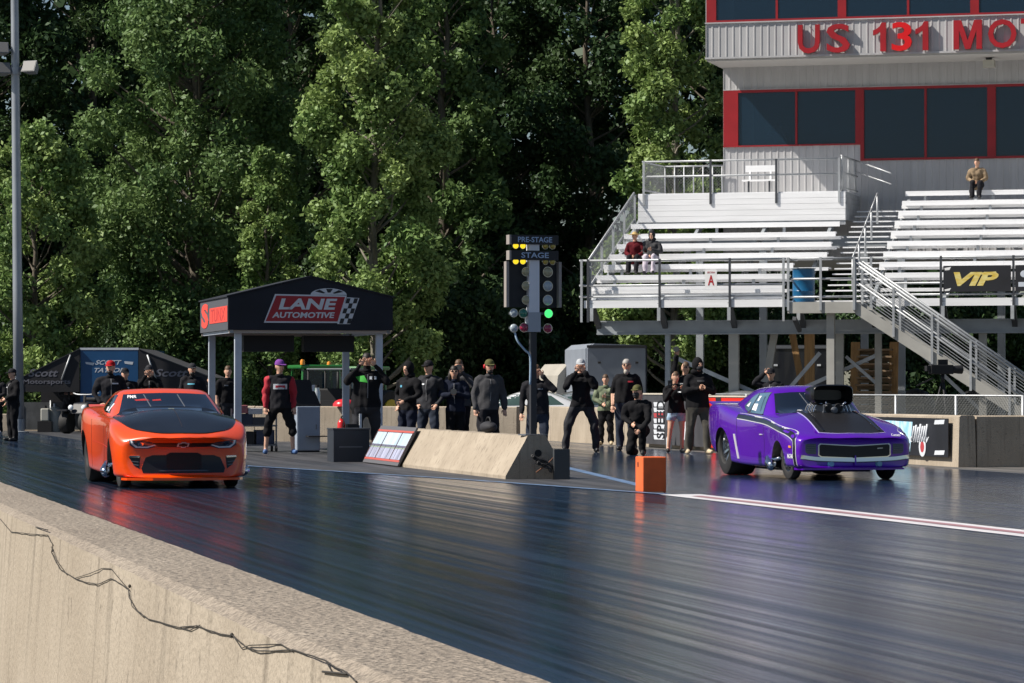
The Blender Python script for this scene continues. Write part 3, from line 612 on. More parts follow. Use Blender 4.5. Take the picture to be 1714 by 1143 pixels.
def make_tree(name, label, loc, h, rx, shape, nclump, nleaf, size, seed, leaf, bark, group, zlo=0.12, trunk_r=0.22):
    rg = random.Random(seed); t = thing(name, label, 'tree', loc, 0, group); cl = []
    for i in range(nclump):
        f = (i + rg.random()) / nclump; z = h * (zlo + (1 - zlo) * f)
        if shape == 'column': R = rx * (0.95 - 0.55 * f ** 2.2) * (0.75 + .25 * min(1, f / .12))
        elif shape == 'round': R = rx * math.sqrt(max(0.03, 1 - (2 * f - 0.95) ** 2)) 
        else: R = rx * (1.0 - 0.8 * f)
        an = i * 2.399 + rg.uniform(-.6, .6); q = R * math.sqrt(rg.uniform(0.12, 1.0)) * 0.85; r = rx * rg.uniform(0.12, 0.27) * (1.05 - 0.35 * f)
        cl.append((math.cos(an) * q, math.sin(an) * q, z, r))
    me = crown_mesh('crown', cl, nleaf, size, seed, leaf); link('crown', me, t)
    sway = [(0, 0, -0.1)] + [(rg.uniform(-.15, .15) * k / 4, rg.uniform(-.15, .15) * k / 4, h * .94 * k / 8) for k in range(1, 9)]
    MB().tube(sway, [trunk_r * (1.25 if k == 0 else 1 - 0.11 * k) for k in range(9)], 9).build('trunk', bark, t, True)
    mb = MB()
    for (x, y, z, r) in cl[::1]:
        z0 = max(h * .06, z - math.hypot(x, y) * rg.uniform(.5, .9) - .3); k = z0 / h; rr = trunk_r * (1 - .85 * k) * .38
        if rr < .012: continue
        mid = (x * .5 + rg.uniform(-.2, .2), y * .5 + rg.uniform(-.2, .2), z0 + (z - z0) * .42)
        mb.tube([(0, 0, z0), mid, (x, y, z)], [rr, rr * .65, rr * .2], 5, cap=False)
    mb.build('limbs', bark, t, True, fix=False); return t
GT = 'trees behind the track'
def at(px, Y): return Vector(((px - CX) / FPX * Y, Y, 0))
make_tree('poplar_tree', 'tall bright green poplar with pale limbs right behind the canopy', at(628, 105), 18.5, 2.75, 'column', 100, 76000, .088, 1, L_pop, M_barkp, GT, .10, .2)
make_tree('poplar_tree', 'bright green poplar rising between the dark woods and the tower', at(1128, 110), 19.5, 2.6, 'column', 95, 70000, .088, 2, L_pop, M_barkp, GT, .10, .2)
make_tree('maple_tree', 'broad full maple left of the canopy, its crown above the blue trailer', at(325, 112), 19.5, 4.4, 'round', 140, 104000, .092, 3, L_map, M_bark, GT, .05, .32)
make_tree('young_tree', 'short olive green tree beside the lamp post', at(58, 106), 9.6, 2.6, 'round', 80, 48000, .085, 4, L_pop, M_bark, GT, .02, .16)
make_tree('young_tree', 'slim yellowish green tree between the maple and the tall poplar', at(452, 107), 9.0, 1.35, 'column', 50, 34000, .07, 5, L_pop, M_bark, GT, .05, .12)
back = [(-40, 121, 19, 4.6, 'round', 'dark tree at the edge of the wood behind the lamp post'), (150, 124, 21, 4.8, 'round', 'tall dark tree between the lamp post and the maple'),
        (480, 124, 21, 4.6, 'round', 'dark tree filling the gap between maple and poplar'), (742, 119, 20, 3.4, 'column', 'tall shaded tree just right of the canopy poplar'), (830, 127, 19, 4.4, 'round', 'shaded dark tree behind the starting lights'),
        (985, 125, 20, 4.5, 'round', 'shaded dark tree between starting lights and grandstand'), (1215, 128, 20, 4.6, 'round', 'dark tree behind the tower corner'), (640, 133, 21, 5.2, 'round', 'dark tree hidden behind the tall poplar')]
proto = None; cache = []
for i, (px, Y, h, rx, shp, lab) in enumerate(back):
    if i < 3 or shp == 'column':
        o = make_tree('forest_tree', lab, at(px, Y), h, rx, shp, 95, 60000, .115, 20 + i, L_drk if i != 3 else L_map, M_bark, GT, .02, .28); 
        if shp == 'round': cache.append((o, h))
    else:
        src, h0 = cache[i % len(cache)]; o = copy_tree(src); o.location = at(px, Y); o.rotation_euler = (0, 0, i * 1.7); o.scale = (rx / 4.7, rx / 4.7, h / h0); o['label'] = lab
# understorey against the wood
shr = [(20, 'low dark bush at the foot of the wood left of the lamp post'), (215, 'low dark bush under the maple behind the blue trailer'), (420, 'low dark bush left of the canopy'), (560, 'low bush seen under the canopy roof'), (700, 'low dark bush behind the row of people'), (800, 'bushy undergrowth behind the starting lights'), (890, 'light green bush behind the pole of the starting lights'), (1010, 'dark bush behind the grey trailer'), (1150, 'bush behind the grandstand column'), (1290, 'dark bush under the grandstand behind the timber post'), (1500, 'dark bush under the grandstand behind the staircase'), (1660, 'bush glimpsed below the gold-lettered banner')]
src = None
for i, (px, lab) in enumerate(shr):
    Y = 112 + (i * 37 % 9)
    if src is None:
        src = o = thing('bush', lab, 'bush', at(px, Y), 0, 'bushes along the wood'); rg = random.Random(77)
        cl = [(rg.uniform(-2.6, 2.6), rg.uniform(-1.2, 1.2), rg.uniform(.3, 3.6), rg.uniform(.5, .95)) for _ in range(26)]
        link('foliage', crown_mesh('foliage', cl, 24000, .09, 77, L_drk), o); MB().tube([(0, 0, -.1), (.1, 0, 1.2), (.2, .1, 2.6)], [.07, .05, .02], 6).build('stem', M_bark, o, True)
    else: o = copy_tree(src); o.location = at(px, Y); o.rotation_euler = (0, 0, i * 2.1); o['label'] = lab
    s = 0.8 + (i * 29 % 7) * .07; o.scale = (s, s, s * 1.1)
# the wood itself behind them: one mass
rg = random.Random(5); cl = [(rg.uniform(-42, 42), rg.uniform(-3, 4), rg.uniform(.5, 21), rg.uniform(1.2, 2.4)) for _ in range(620)]
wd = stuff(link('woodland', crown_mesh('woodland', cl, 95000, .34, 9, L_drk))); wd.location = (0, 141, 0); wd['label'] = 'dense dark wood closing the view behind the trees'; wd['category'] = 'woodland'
# ================================================================== the two race cars
M_dark = P('matte_black', (0.008, 0.008, 0.01), 0.7); M_tyre = P('tyre_rubber', (0.016, 0.016, 0.017), 0.75, var=0.3, vs=6)
M_chrome = P('chrome', (0.75, 0.75, 0.77), 0.08, 1.0); M_alurim = P('rim_metal', (0.62, 0.63, 0.65), 0.18, 1.0); M_lens = P('lens_glass', (0.05, 0.06, 0.08), 0.05, coat=1.0)
M_led = P('lamp_white', (0.8, 0.85, 0.9), 0.15, coat=1.0); M_scr = P('dark_windscreen', (0.006, 0.010, 0.020), 0.03, coat=1.0, spec=0.6)
M_gril = P('grille_black', (0.010, 0.010, 0.013), 0.35); M_seam = P('panel_gap', (0.01, 0.005, 0.01), 0.8); M_decal = P('decal_white', (0.75, 0.75, 0.78), 0.35)
M_tubes = P('cage_tube', (0.12, 0.13, 0.15), 0.4)

def car_body(stations, bow, arches, mats, name='body', crease=0.0, bexp=2.4):
    """closed cage lofted front to back, rounded by subdivision, wheel wells cut out of it"""
    bm = bmesh.new(); rings = []
    xmax = max(s[0] for s in stations)
    for (x, zb, wb, wm, zm, ws, zs, wh, zh, wc, zt) in stations:
        half = [(0.03, zb), (wb * .6, zb), (wb, zb + .01), (wb + .012, zb + .07), (wm, zm), (ws + .005, (zm + zs) / 2 + .03), (ws, zs - .02), (ws - .05, zs + .015), (wh, zh), ((wh + wc) / 2, (zh + zt) / 2 + .002), (wc, zt - .012), (0.03, zt)]
        ring = []
        for sg, hs in ((1, half), (-1, half[::-1])):
            for y, z in hs:
                k = max(0.0, (x - 1.3) / (xmax - 1.3)); ring.append(bm.verts.new((x - bow * k * (abs(y) / .85) ** bexp, sg * y, z)))
        rings.append(ring)
    n = len(rings[0])
    for a, b in zip(rings[:-1], rings[1:]):
        for i in range(n): bm.faces.new((a[i], a[(i+1) % n], b[(i+1) % n], b[i]))
    h = n // 2
    for R in (rings[0], rings[-1]):
        for i in range(h - 1): bm.faces.new((R[i], R[i+1], R[n-2-i], R[n-1-i]))
    if crease:
        cl_ = bm.edges.layers.float.new('crease_edge')
        for i in range(n):
            e = bm.edges.get((rings[0][i], rings[0][(i+1) % n]))
            if e: e[cl_] = crease
    bmesh.ops.recalc_face_normals(bm, faces=bm.faces)
    me = bpy.data.meshes.new(name); bm.to_mesh(me); bm.free()
    for m in mats: me.materials.append(m)
    o = link(name, me); sub = o.modifiers.new('s', 'SUBSURF'); sub.levels = sub.render_levels = 2
    cuts = []
    for (x, z, R, y0, y1) in arches:
        for sg in (1, -1):
            mb = MB(); mb.lathe([(0.001, sg * y0), (R * .97, sg * y0), (R, sg * (y0 + .1)), (R, sg * y1), (0.001, sg * y1)], (x, 0, z), (0, 1, 0), 40)
            c = mb.build('cut', mats); c.data.polygons.foreach_set('material_index', [1] * len(c.data.polygons))
            bmm = bmesh.new(); bmm.from_mesh(c.data); bmesh.ops.remove_doubles(bmm, verts=bmm.verts, dist=.002); bmesh.ops.recalc_face_normals(bmm, faces=bmm.faces); bmm.to_mesh(c.data); bmm.free()
            md = o.modifiers.new('b', 'BOOLEAN'); md.operation = 'DIFFERENCE'; md.solver = 'EXACT'; md.object = c; cuts.append(c)
    dg = bpy.context.evaluated_depsgraph_get(); dg.update(); m2 = bpy.data.meshes.new_from_object(o.evaluated_get(dg))
    for c in cuts + [o]: bpy.data.objects.remove(c)
    m2.name = name; m2.polygons.foreach_set('use_smooth', [True] * len(m2.polygons)); m2.set_sharp_from_angle(angle=rad(50)); return m2

def cabin_mesh(rings, mat_, ex=6.5, n=96):
    """greenhouse: stacked plan outlines (z, x_front, x_rear, half width)"""
    mb = MB(); R = []
    zs = np.array([r[0] for r in rings]); fine = []
    for i in range(len(rings) - 1):
        for k in range(4):
            t = k / 4; p0, p1, p2, p3 = (rings[max(i-1, 0)], rings[i], rings[i+1], rings[min(i+2, len(rings)-1)])
            fine.append(tuple(0.5 * (2*b + (c - a)*t + (2*a - 5*b + 4*c - d)*t*t + (3*b - a - 3*c + d)*t**3) for a, b, c, d in zip(p0, p1, p2, p3)))
    fine.append(rings[-1])
    for (z, xf, xr, hw) in fine:
        for j in range(n):
            t = 2 * math.pi * j / n; c, s = math.cos(t), math.sin(t); c2 = math.copysign(abs(c) ** (2 / ex), c); s2 = math.copysign(abs(s) ** (2 / ex), s)
            mb.v.append(((xf + xr) / 2 + (xf - xr) / 2 * c2 - (0.10 * (s2 * s2) if c2 > 0.6 else 0), hw * s2 * (1 - 0.10 * max(0, -c2)), z + .012 * (1 - abs(s2) ** 2)))
    K = len(fine)
    for i in range(K - 1):
        for j in range(n): a, b = i*n + j, i*n + (j+1) % n; mb.f.append((a, b, b + n, a + n)); mb.m.append(0)
    mb.f.append(tuple((K-1)*n + j for j in range(n))); mb.m.append(0); mb.f.append(tuple(reversed(range(n)))); mb.m.append(0)
    return mb

class Skin:
    """lays thin real panels onto a car's surface"""
    def __init__(s, meshes):
        V = []; Fc = []
        for me in meshes:
            k = len(V); V += [tuple(v.co) for v in me.vertices]; Fc += [tuple(i + k for i in p.vertices) for p in me.polygons]
        s.b = BVHTree.FromPolygons(V, Fc)
    def hit(s, a, b, ax, off):
        o, d = {'x': (Vector((6, a, b)), Vector((-1, 0, 0))), 'r': (Vector((a, -4, b)), Vector((0, 1, 0))), 'l': (Vector((a, 4, b)), Vector((0, -1, 0))), 'z': (Vector((a, b, 4)), Vector((0, 0, -1)))}[ax]
        p, nr, i, ds = s.b.ray_cast(o, d)
        if p is None:
            q = o + d * {'x': 4.0, 'r': 3.1, 'l': 3.1, 'z': 3.2}[ax]; p, nr, i, ds = s.b.find_nearest(q)
        if nr.dot(d) > 0: nr = -nr
        return p + (nr * .6 - d * .4).normalized() * off
    def panel(s, name, poly, ax, mat_, parent, off=.004, step=.07, skirt=.012, smooth=40):
        bm = bmesh.new(); vs = [bm.verts.new((x, y, 0)) for x, y in poly]; f = bm.faces.new(vs)
        xs = [p[0] for p in poly]; ys = [p[1] for p in poly]
        for i, (lo, hi) in enumerate(((min(xs), max(xs)), (min(ys), max(ys)))):
            k = math.floor(lo / step) * step + step
            while k < hi:
                no = Vector((0, 0, 0)); no[i] = 1; co = Vector((0, 0, 0)); co[i] = k + 1e-5
                bmesh.ops.bisect_plane(bm, geom=bm.verts[:] + bm.edges[:] + bm.faces[:], plane_co=co, plane_no=no); k += step
        bmesh.ops.triangulate(bm, faces=bm.faces[:])
        bm.verts.index_update()
        bd = [e for e in bm.edges if len(e.link_faces) == 1]; mb = MB()
        mb.v = [tuple(s.hit(v.co.x, v.co.y, ax, off)) for v in bm.verts]; mb.f = [tuple(v.index for v in q.verts) for q in bm.faces]
        low = {}
        for e in bd:
            for v in e.verts:
                if v.index not in low: low[v.index] = len(mb.v); mb.v.append(tuple(s.hit(v.co.x, v.co.y, ax, off - skirt)))
            a, b = e.verts[0].index, e.verts[1].index; mb.f.append((a, b, low[b], low[a]))
        mb.m = [0] * len(mb.f); bm.free()
        return mb.build(name, mat_, parent, smooth)
    def both(s, name, poly, mat_, parent, **k):          # mirrored pair seen from the front
        return [s.panel(name, poly, 'x', mat_, parent, **k), s.panel(name, [(-y, z) for y, z in poly][::-1], 'x', mat_, parent, **k)]
    def strip(s, name, pts, wd, ax, mat_, parent, off=.004):
        L, R = [], []
        for i, p in enumerate(pts):
            a, c = Vector(pts[max(i-1, 0)]), Vector(pts[min(i+1, len(pts)-1)]); d = (c - a).normalized(); q = Vector((-d.y, d.x)) * wd / 2; L.append(tuple(Vector(p) + q)); R.append(tuple(Vector(p) - q))
        return s.panel(name, L + R[::-1], ax, mat_, parent, off=off)
    def text(s, name, body, x0, z0, wd, h, ax, mat_, parent, off=.007, shear=0.0, flip=1, bold=0.0):
        vs, fs, _ = text_mesh(body, wd, h, .003, shear, bold); mb = MB(); mb.add([tuple(s.hit(x0 + flip * x, z0 + y, ax, off + d)) for x, y, d in vs], fs); return mb.build(name, mat_, parent)

def smooth_line(pts, k=4):
    out = []
    for i in range(len(pts) - 1):
        p0, p1, p2, p3 = pts[max(i-1, 0)], pts[i], pts[i+1], pts[min(i+2, len(pts)-1)]
        for j in range(k):
            t = j / k; out.append(tuple(0.5 * (2*b + (c - a)*t + (2*a - 5*b + 4*c - d)*t*t + (3*b - a - 3*c + d)*t**3) for a, b, c, d in zip(p0, p1, p2, p3)))
    return out + [tuple(pts[-1])]

def wheel(car, x, y, R, wd, rimr, sg, steer=0.0, spokes=10, turn=0.0):
    w_ = link('wheel', None, car); w_.location = (x, y, R); w_.rotation_euler = (0, 0, steer); w_.empty_display_size = .1
    h = wd / 2
    MB().lathe([(rimr, -h * .86), (rimr + .012, -h * .97), (R * .86, -h), (R * .965, -h * .90), (R, -h * .66), (R, h * .66), (R * .965, h * .90), (R * .86, h), (rimr + .012, h * .97), (rimr, h * .86), (rimr - .004, 0), (rimr, -h * .86)], (0, 0, 0), (0, 1, 0), 44).build('tyre', M_tyre, w_, 35)
    mb = MB(); o = sg * h * .80
    mb.lathe([(rimr - .003, -h * .8), (rimr - .02, -h * .8), (rimr - .045, 0), (rimr - .02, h * .8), (rimr - .003, h * .8), (rimr - .003, -h * .8)], (0, 0, 0), (0, 1, 0), 36)
    for k in range(spokes):
        t = 2 * math.pi * k / spokes + turn; d = Vector((math.cos(t), 0, math.sin(t)))
        mb.bar(Vector((0, o * .55, 0)) + d * .04, Vector((0, o * .85, 0)) + d * (rimr - .015), .035, .02, up=(0, 1, 0))
    mb.lathe([(0.001, o * .95), (.045, o * .9), (.06, o * .6), (.06, o * .3), (.001, o * .3)], (0, 0, 0), (0, 1, 0), 16); mb.build('rim', M_alurim, w_, 35)
    MB().lathe([(0.001, -.01), (rimr * .72, -.01), (rimr * .72, .01), (.001, .01)], (0, o * .1, 0), (0, 1, 0), 24).build('brake_disc', M_tubes, w_, 35)
    return w_
def headers(car, sk, x, y, z, sg):
    for k in range(4):
        x0 = x + .16 + k * .05
        MB().tube(smooth_line([(x0, y - sg * .1, z + .07), (x0 - .03, y - sg * .01, z + .05), (x - .02 - .0 * k, y + sg * (.015 + .012 * k), z + .05 - .02 * k), (x - .10, y + sg * .03, z + .03 - .01 * k)]), .03, 8).build('header_pipe', M_chrome, car, True)
    MB().tube(smooth_line([(x - .06, y + sg * .02, z + .05), (x + .06, y + sg * .045, z + .015), (x + .16, y + sg * .06, z - .035), (x + .27, y + sg * .075, z - .045), (x + .36, y + sg * .10, z - .01)]), [.055] * 4 + [.065] * 13, 14).build('exhaust_outlet', M_chrome, car, True)
CARG = None

def make_orange():
    paint = P('orange_paint', (0.85, 0.075, 0.0015), 0.3, coat=1.0, var=.05, vs=30, spec=.5); hoodm = P('carbon_hood', (0.008, 0.009, 0.012), 0.25, coat=0.3, spec=.35, var=.3, vs=3)
    fa = gp(298, 815); a, b = toTR(fa); loc = TR(a - 1.4 * .95, b)
    car = thing('race_car', 'orange low-slung drag race coupe with black bulged hood in the lane beside the near wall', 'race car', loc, TT - rad(0.3)); car.scale = (.95, .955, 1)
    st = [(2.30, .14, .66, .76, .33, .74, .54, .52, .615, .30, .635), (2.20, .125, .78, .84, .36, .82, .60, .56, .66, .32, .675), (2.0, .12, .85, .88, .39, .87, .67, .60, .715, .33, .73),
          (1.7, .12, .87, .905, .43, .90, .755, .63, .79, .33, .815), (1.4, .12, .87, .91, .46, .905, .81, .65, .845, .32, .895), (1.0, .12, .86, .885, .48, .885, .85, .67, .89, .31, .975), (.65, .12, .86, .875, .5, .88, .87, .68, .90, .30, .985),
          (.1, .12, .87, .88, .5, .885, .88, .70, .90, .30, .92), (-.5, .13, .89, .91, .52, .90, .90, .72, .915, .3, .92), (-1.0, .15, .93, .97, .55, .96, .94, .75, .945, .3, .95), (-1.4, .19, .95, 1.0, .58, .99, .985, .78, 1.0, .3, 1.0),
          (-1.9, .28, .93, .98, .62, .965, .985, .78, 1.015, .3, 1.02), (-2.3, .38, .88, .92, .66, .90, .96, .74, 1.0, .3, 1.0), (-2.42, .44, .80, .86, .68, .84, .92, .70, .97, .3, .98)]
    me = car_body(st, .36, [(1.22, .22, .40, .60, 1.2), (-1.42, .28, .42, .56, 1.3)], [paint, M_dark], bexp=1.5, crease=.25); body = link('body', me, car)
    cab = cabin_mesh([(.84, .80, -2.35, .80), (.95, .58, -2.15, .765), (1.06, .30, -1.80, .71), (1.15, .08, -1.42, .655), (1.205, -.08, -1.14, .60), (1.235, -.22, -.92, .50), (1.242, -.38, -.75, .3)], paint).build('cabin', paint, car, 50)
    sk = Skin([me, cab.data])
    # glass
    sk.panel('windscreen', [(-.69, .905), (-.35, .94), (0, .955), (.35, .94), (.69, .905), (.625, 1.04), (.565, 1.17), (.3, 1.185), (0, 1.19), (-.3, 1.185), (-.565, 1.17), (-.625, 1.04)], 'x', M_scr, car, off=.004, step=.05)
    for ax, sg in (('r', -1), ('l', 1)):
        sk.panel('side_window', [(.10, .925), (-.55, .945), (-.80, .985), (-.60, 1.12), (-.30, 1.165), (-.17, 1.16), (-.06, 1.07)], ax, M_scr, car, off=.004, step=.05)
        sk.panel('window_sticker', [(-.15, .955), (-.33, .96), (-.33, 1.01), (-.15, 1.01)], ax, M_decal, car, off=.010); sk.panel('window_sticker', [(.02, .95), (-.06, .95), (-.02, 1.05), (.04, 1.05)], ax, M_decal, car, off=.010)
        sk.strip('door_gap', [(.42, .20), (.50, .50), (.44, .86)], .010, ax, M_seam, car, off=.002); sk.strip('door_gap', [(-.72, .22), (-.70, .55), (-.74, .92)], .010, ax, M_seam, car, off=.002)
        sk.strip('crease_line', smooth_line([(.9, .50), (.3, .53), (-.6, .56)]), .012, ax, P('orange_crease_shade', (.42, .022, .003), .4), car, off=.002)  # crease shade painted as a darker orange strip on the smooth side
    sk.strip('roll_bar', [(-.30, 1.17), (-.24, 1.0)], .014, 'x', M_tubes, car, off=.006); sk.strip('roll_bar', [(.16, 1.17), (.22, 1.0)], .014, 'x', M_tubes, car, off=.006)
    sk.panel('seat_belt', [(-.44, 1.10), (-.28, 1.115), (-.24, 1.09), (-.42, 1.085)], 'x', P('belt_red', (.4, .02, .02), .6), car, off=.006); sk.panel('seat_belt', [(-.2, 1.10), (-.09, 1.11), (-.08, 1.09), (-.2, 1.085)], 'x', MATS['belt_red'], car, off=.006)
    sk.text('screen_lettering', 'PMR', -.525, 1.118, .12, .038, 'x', M_decal, car, shear=.25, bold=.03)
    # hood
    hp = smooth_line([(.45, -.72), (.80, -.80), (1.25, -.785), (1.62, -.70), (1.88, -.54), (2.07, -.28), (2.15, 0)], 3)
    hp = hp + [(x, -y) for x, y in hp[::-1][1:]]
    sk.panel('hood', hp, 'z', hoodm, car, off=.010, step=.06, skirt=.016)
    sk.strip('hood_seam', [(.62, .0), (1.25, .0), (1.9, .0)], .006, 'z', M_seam, car, off=.012)
    sk.panel('hood_badge', [(.66, -.05), (.66, .05), (.70, .04), (.70, -.04)], 'z', M_chrome, car, off=.02)
    # front
    sk.panel('upper_grille', [(-.40, .522), (0, .512), (.40, .522), (.40, .566), (0, .566), (-.40, .566)], 'x', M_gril, car, off=.004, step=.05)
    sk.both('headlight', [(.33, .53), (.46, .498), (.63, .502), (.70, .545), (.705, .605), (.60, .598), (.42, .575)], M_lens, car, off=.006, step=.04)
    sk.both('headlight_strip', [(.36, .545), (.47, .507), (.62, .510), (.675, .555), (.688, .598), (.668, .598), (.650, .560), (.60, .528), (.48, .525), (.38, .552)], M_led, car, off=.011, step=.03)
    sk.both('headlight_lens', [(.53, .538), (.59, .538), (.60, .575), (.56, .583), (.52, .57)], M_chrome, car, off=.011, step=.03)
    sk.panel('lower_grille', [(-.53, .195), (0, .19), (.53, .195), (.55, .25), (.49, .385), (.40, .415), (-.40, .415), (-.49, .385), (-.55, .25)], 'x', M_gril, car, off=.004, step=.05)
    sk.panel('air_opening', [(-.20, .235), (.22, .235), (.24, .26), (.24, .42), (.19, .445), (-.17, .445), (-.22, .42), (-.22, .26)], 'x', M_dark, car, off=.007, step=.05)
    sk.panel('grille_bar', [(-.34, .212), (.34, .212), (.30, .228), (-.30, .228)], 'x', M_lens, car, off=.012)
    sk.both('fog_vent', [(.575, .245), (.64, .29), (.715, .40), (.56, .395)], M_gril, car, off=.005, step=.04); sk.both('fog_trim', [(.575, .385), (.705, .39), (.70, .412), (.57, .408)], M_chrome, car, off=.012, step=.04)
    for k in range(2): sk.both('vent_louvre', [(.585, .285 + k * .04), (.655 + k * .02, .295 + k * .04), (.655 + k * .02, .305 + k * .04), (.585, .295 + k * .04)], M_tubes, car, off=.012)
    bt = [(-.075, .022), (-.03, .022), (-.03, .035), (.03, .035), (.03, .022), (.075, .022), (.065, -.022), (.03, -.022), (.03, -.035), (-.03, -.035), (-.03, -.022), (-.085, -.022)]
    sk.panel('emblem', [(y, .545 + z) for y, z in bt], 'x', P('emblem_silver', (.6, .62, .66), .25, .2), car, off=.010, step=.03); sk.panel('emblem_centre', [(y * .75, .545 + z * .68) for y, z in bt], 'x', M_gril, car, off=.013, step=.03)
    sp = [(2.05, -.74), (2.22, -.42), (2.25, 0), (2.22, .42), (2.05, .74), (1.9, .80), (1.9, -.80)]; MB().prism(sp, lambda x, y, d: (x, y, .105 + d), .03).build('splitter', paint, car)
    for sg in (-1, 1):
        wheel(car, 1.4, sg * .71, .325, .15, .20, sg, rad(1.5), 5); wheel(car, -1.42, sg * .72, .425, .42, .22, sg, 0, 8); headers(car, sk, .80, sg * .84, .23, sg)
    MB().bar((-2.40, -.80, 1.0), (-2.40, .80, 1.0), .22, .02, up=(.2, 0, 1)).build('spoiler', paint, car)
    MB().box(-2.1, 1.3, -.5, .5, .09, .16).build('chassis', M_dark, car); return car

def make_purple():
    paint = P('purple_paint', (0.10, 0.001, 0.43), 0.25, metal=.2, coat=1.0, var=.05, vs=30, spec=.5); hoodm = P('satin_black_hood', (0.011, 0.011, 0.013), 0.42)
    silver = P('stripe_silver', (.62, .62, .66), .3, .3); blk = P('stripe_black', (.012, .012, .016), .2, coat=.6); lexan = P('side_glass_sky_tint', (.10, .19, .27), .06, coat=1.0, var=.4, vs=2)  # side glass: reflected sky is painted in as its bluish base colour
    fa = gp(1406, 802); a, b = toTR(fa); loc = TR(a - 1.38 * .93, b)
    car = thing('race_car', 'purple low-slung drag race coupe with black hood stripe and blower scoop by the far wall', 'race car', loc, TT - rad(0.5)); car.scale = (.93, .95, 1)
    st = [(2.26, .17, .77, .815, .33, .80, .545, .62, .58, .36, .585), (2.18, .16, .83, .865, .35, .85, .575, .65, .61, .38, .62), (2.0, .16, .86, .89, .38, .88, .62, .67, .65, .38, .665), (1.7, .16, .87, .905, .42, .90, .69, .69, .715, .38, .76), (1.4, .15, .87, .91, .45, .91, .74, .71, .775, .38, .85),
          (1.0, .14, .86, .885, .48, .89, .79, .73, .835, .38, .93), (.6, .14, .87, .88, .5, .885, .825, .74, .875, .37, .955), (.1, .14, .88, .89, .5, .89, .845, .74, .89, .35, .90), (-.5, .14, .90, .915, .52, .905, .86, .74, .90, .3, .91), (-1.0, .16, .93, .96, .55, .955, .92, .77, .945, .3, .95),
          (-1.4, .20, .95, 1.0, .58, .995, 1.0, .80, 1.01, .3, 1.0), (-1.9, .28, .93, .98, .62, .97, 1.02, .80, 1.04, .3, 1.03), (-2.35, .38, .88, .93, .66, .92, 1.0, .76, 1.04, .3, 1.045), (-2.48, .44, .80, .88, .68, .86, .96, .72, 1.01, .3, 1.02)]
    me = car_body(st, .19, [(1.25, .18, .355, .58, 1.2), (-1.42, .28, .41, .56, 1.3)], [paint, M_dark], crease=.55, bexp=1.5); body = link('body', me, car)
    cab = cabin_mesh([(.82, .60, -2.30, .80), (.93, .42, -2.12, .76), (1.06, .20, -1.78, .705), (1.17, .03, -1.38, .645), (1.235, -.10, -1.12, .585), (1.27, -.24, -.88, .48), (1.28, -.40, -.72, .3)], paint).build('cabin', paint, car, 50)
    sk = Skin([me, cab.data])
    sk.panel('windscreen', [(-.645, .90), (-.35, .915), (0, .92), (.35, .915), (.645, .90), (.59, 1.04), (.54, 1.175), (.3, 1.195), (0, 1.20), (-.3, 1.195), (-.54, 1.175), (-.59, 1.04)], 'x', M_scr, car, off=.004, step=.05)
    sk.strip('roll_bar', [(-.18, 1.18), (-.10, .95)], .013, 'x', M_tubes, car, off=.006); sk.panel('screen_banner', [(-.1, 1.175), (.25, 1.18), (.25, 1.16), (-.1, 1.155)], 'x', M_decal, car, off=.008)
    for ax, sg in (('r', -1), ('l', 1)):
        wv = [(.08, .885), (-.55, .905), (-.82, .95), (-.98, 1.0), (-.75, 1.115), (-.52, 1.175), (-.13, 1.185), (-.03, 1.05)]
        sk.panel('side_window_frame', [(x * 1.02 - .002, (z - 1.03) * 1.07 + 1.03) for x, z in wv], ax, P('window_rubber', (.02, .02, .025), .5), car, off=.003, step=.05); sk.panel('side_window', wv, ax, lexan, car, off=.009, step=.05)
        sk.strip('window_pillar', [(-.55, .91), (-.44, 1.17)], .022, ax, M_dark, car, off=.013); sk.panel('window_sticker', [(-.25, .93), (-.48, .945), (-.46, 1.03), (-.27, 1.03)], ax, M_decal, car, off=.013); sk.panel('window_sticker', [(-.30, 1.07), (-.38, 1.07), (-.36, 1.14), (-.28, 1.14)], ax, M_decal, car, off=.013)
        sk.panel('window_sticker', [(-.70, .985), (-.84, 1.0), (-.68, 1.06)], ax, M_decal, car, off=.013); sk.strip('window_brace', [(-.06, .93), (-.16, 1.13)], .018, ax, M_alurim, car, off=.013)
        ln = smooth_line([(-.72, .855), (-.1, .825), (.6, .785), (1.2, .715), (1.65, .655), (1.90, .585), (1.955, .50), (1.965, .36), (1.965, .20)], 5)
        sk.strip('body_stripe', ln, .085, ax, silver, car, off=.003); sk.strip('body_stripe_inlay', ln, .055, ax, blk, car, off=.007)
        sk.strip('door_gap', [(.52, .20), (.56, .50), (.50, .80)], .009, ax, M_seam, car, off=.002); sk.strip('door_gap', [(-.72, .20), (-.70, .55), (-.74, .83)], .009, ax, M_seam, car, off=.002)
        sk.panel('door_handle', [(.35, .60), (.47, .60), (.46, .615), (.36, .615)], ax, silver, car, off=.014)
        sk.panel('quarter_trim', [(-.86, .60), (-.79, .60), (-.62, .25), (-.70, .25)], ax, silver, car, off=.006)
        sk.text('sponsor_lettering', 'MAC-FAB', 1.74 if sg < 0 else 1.93, .30, .19, .06, ax, M_decal, car, flip=-sg, bold=.03, shear=.1)
        sk.panel('marker_lamp', [(1.80, .445), (1.88, .44), (1.88, .47), (1.80, .475)], ax, P('amber_lamp', (.8, .3, .05), .2, coat=1.0), car, off=.012)
    # hood: black raised panel edged in silver
    hp = [(.42, -.42), (.9, -.45), (1.4, -.47), (1.7, -.48), (1.97, -.49), (2.05, -.25), (2.09, 0), (2.05, .25), (1.97, .49), (1.7, .48), (1.4, .47), (.9, .45), (.42, .42)]
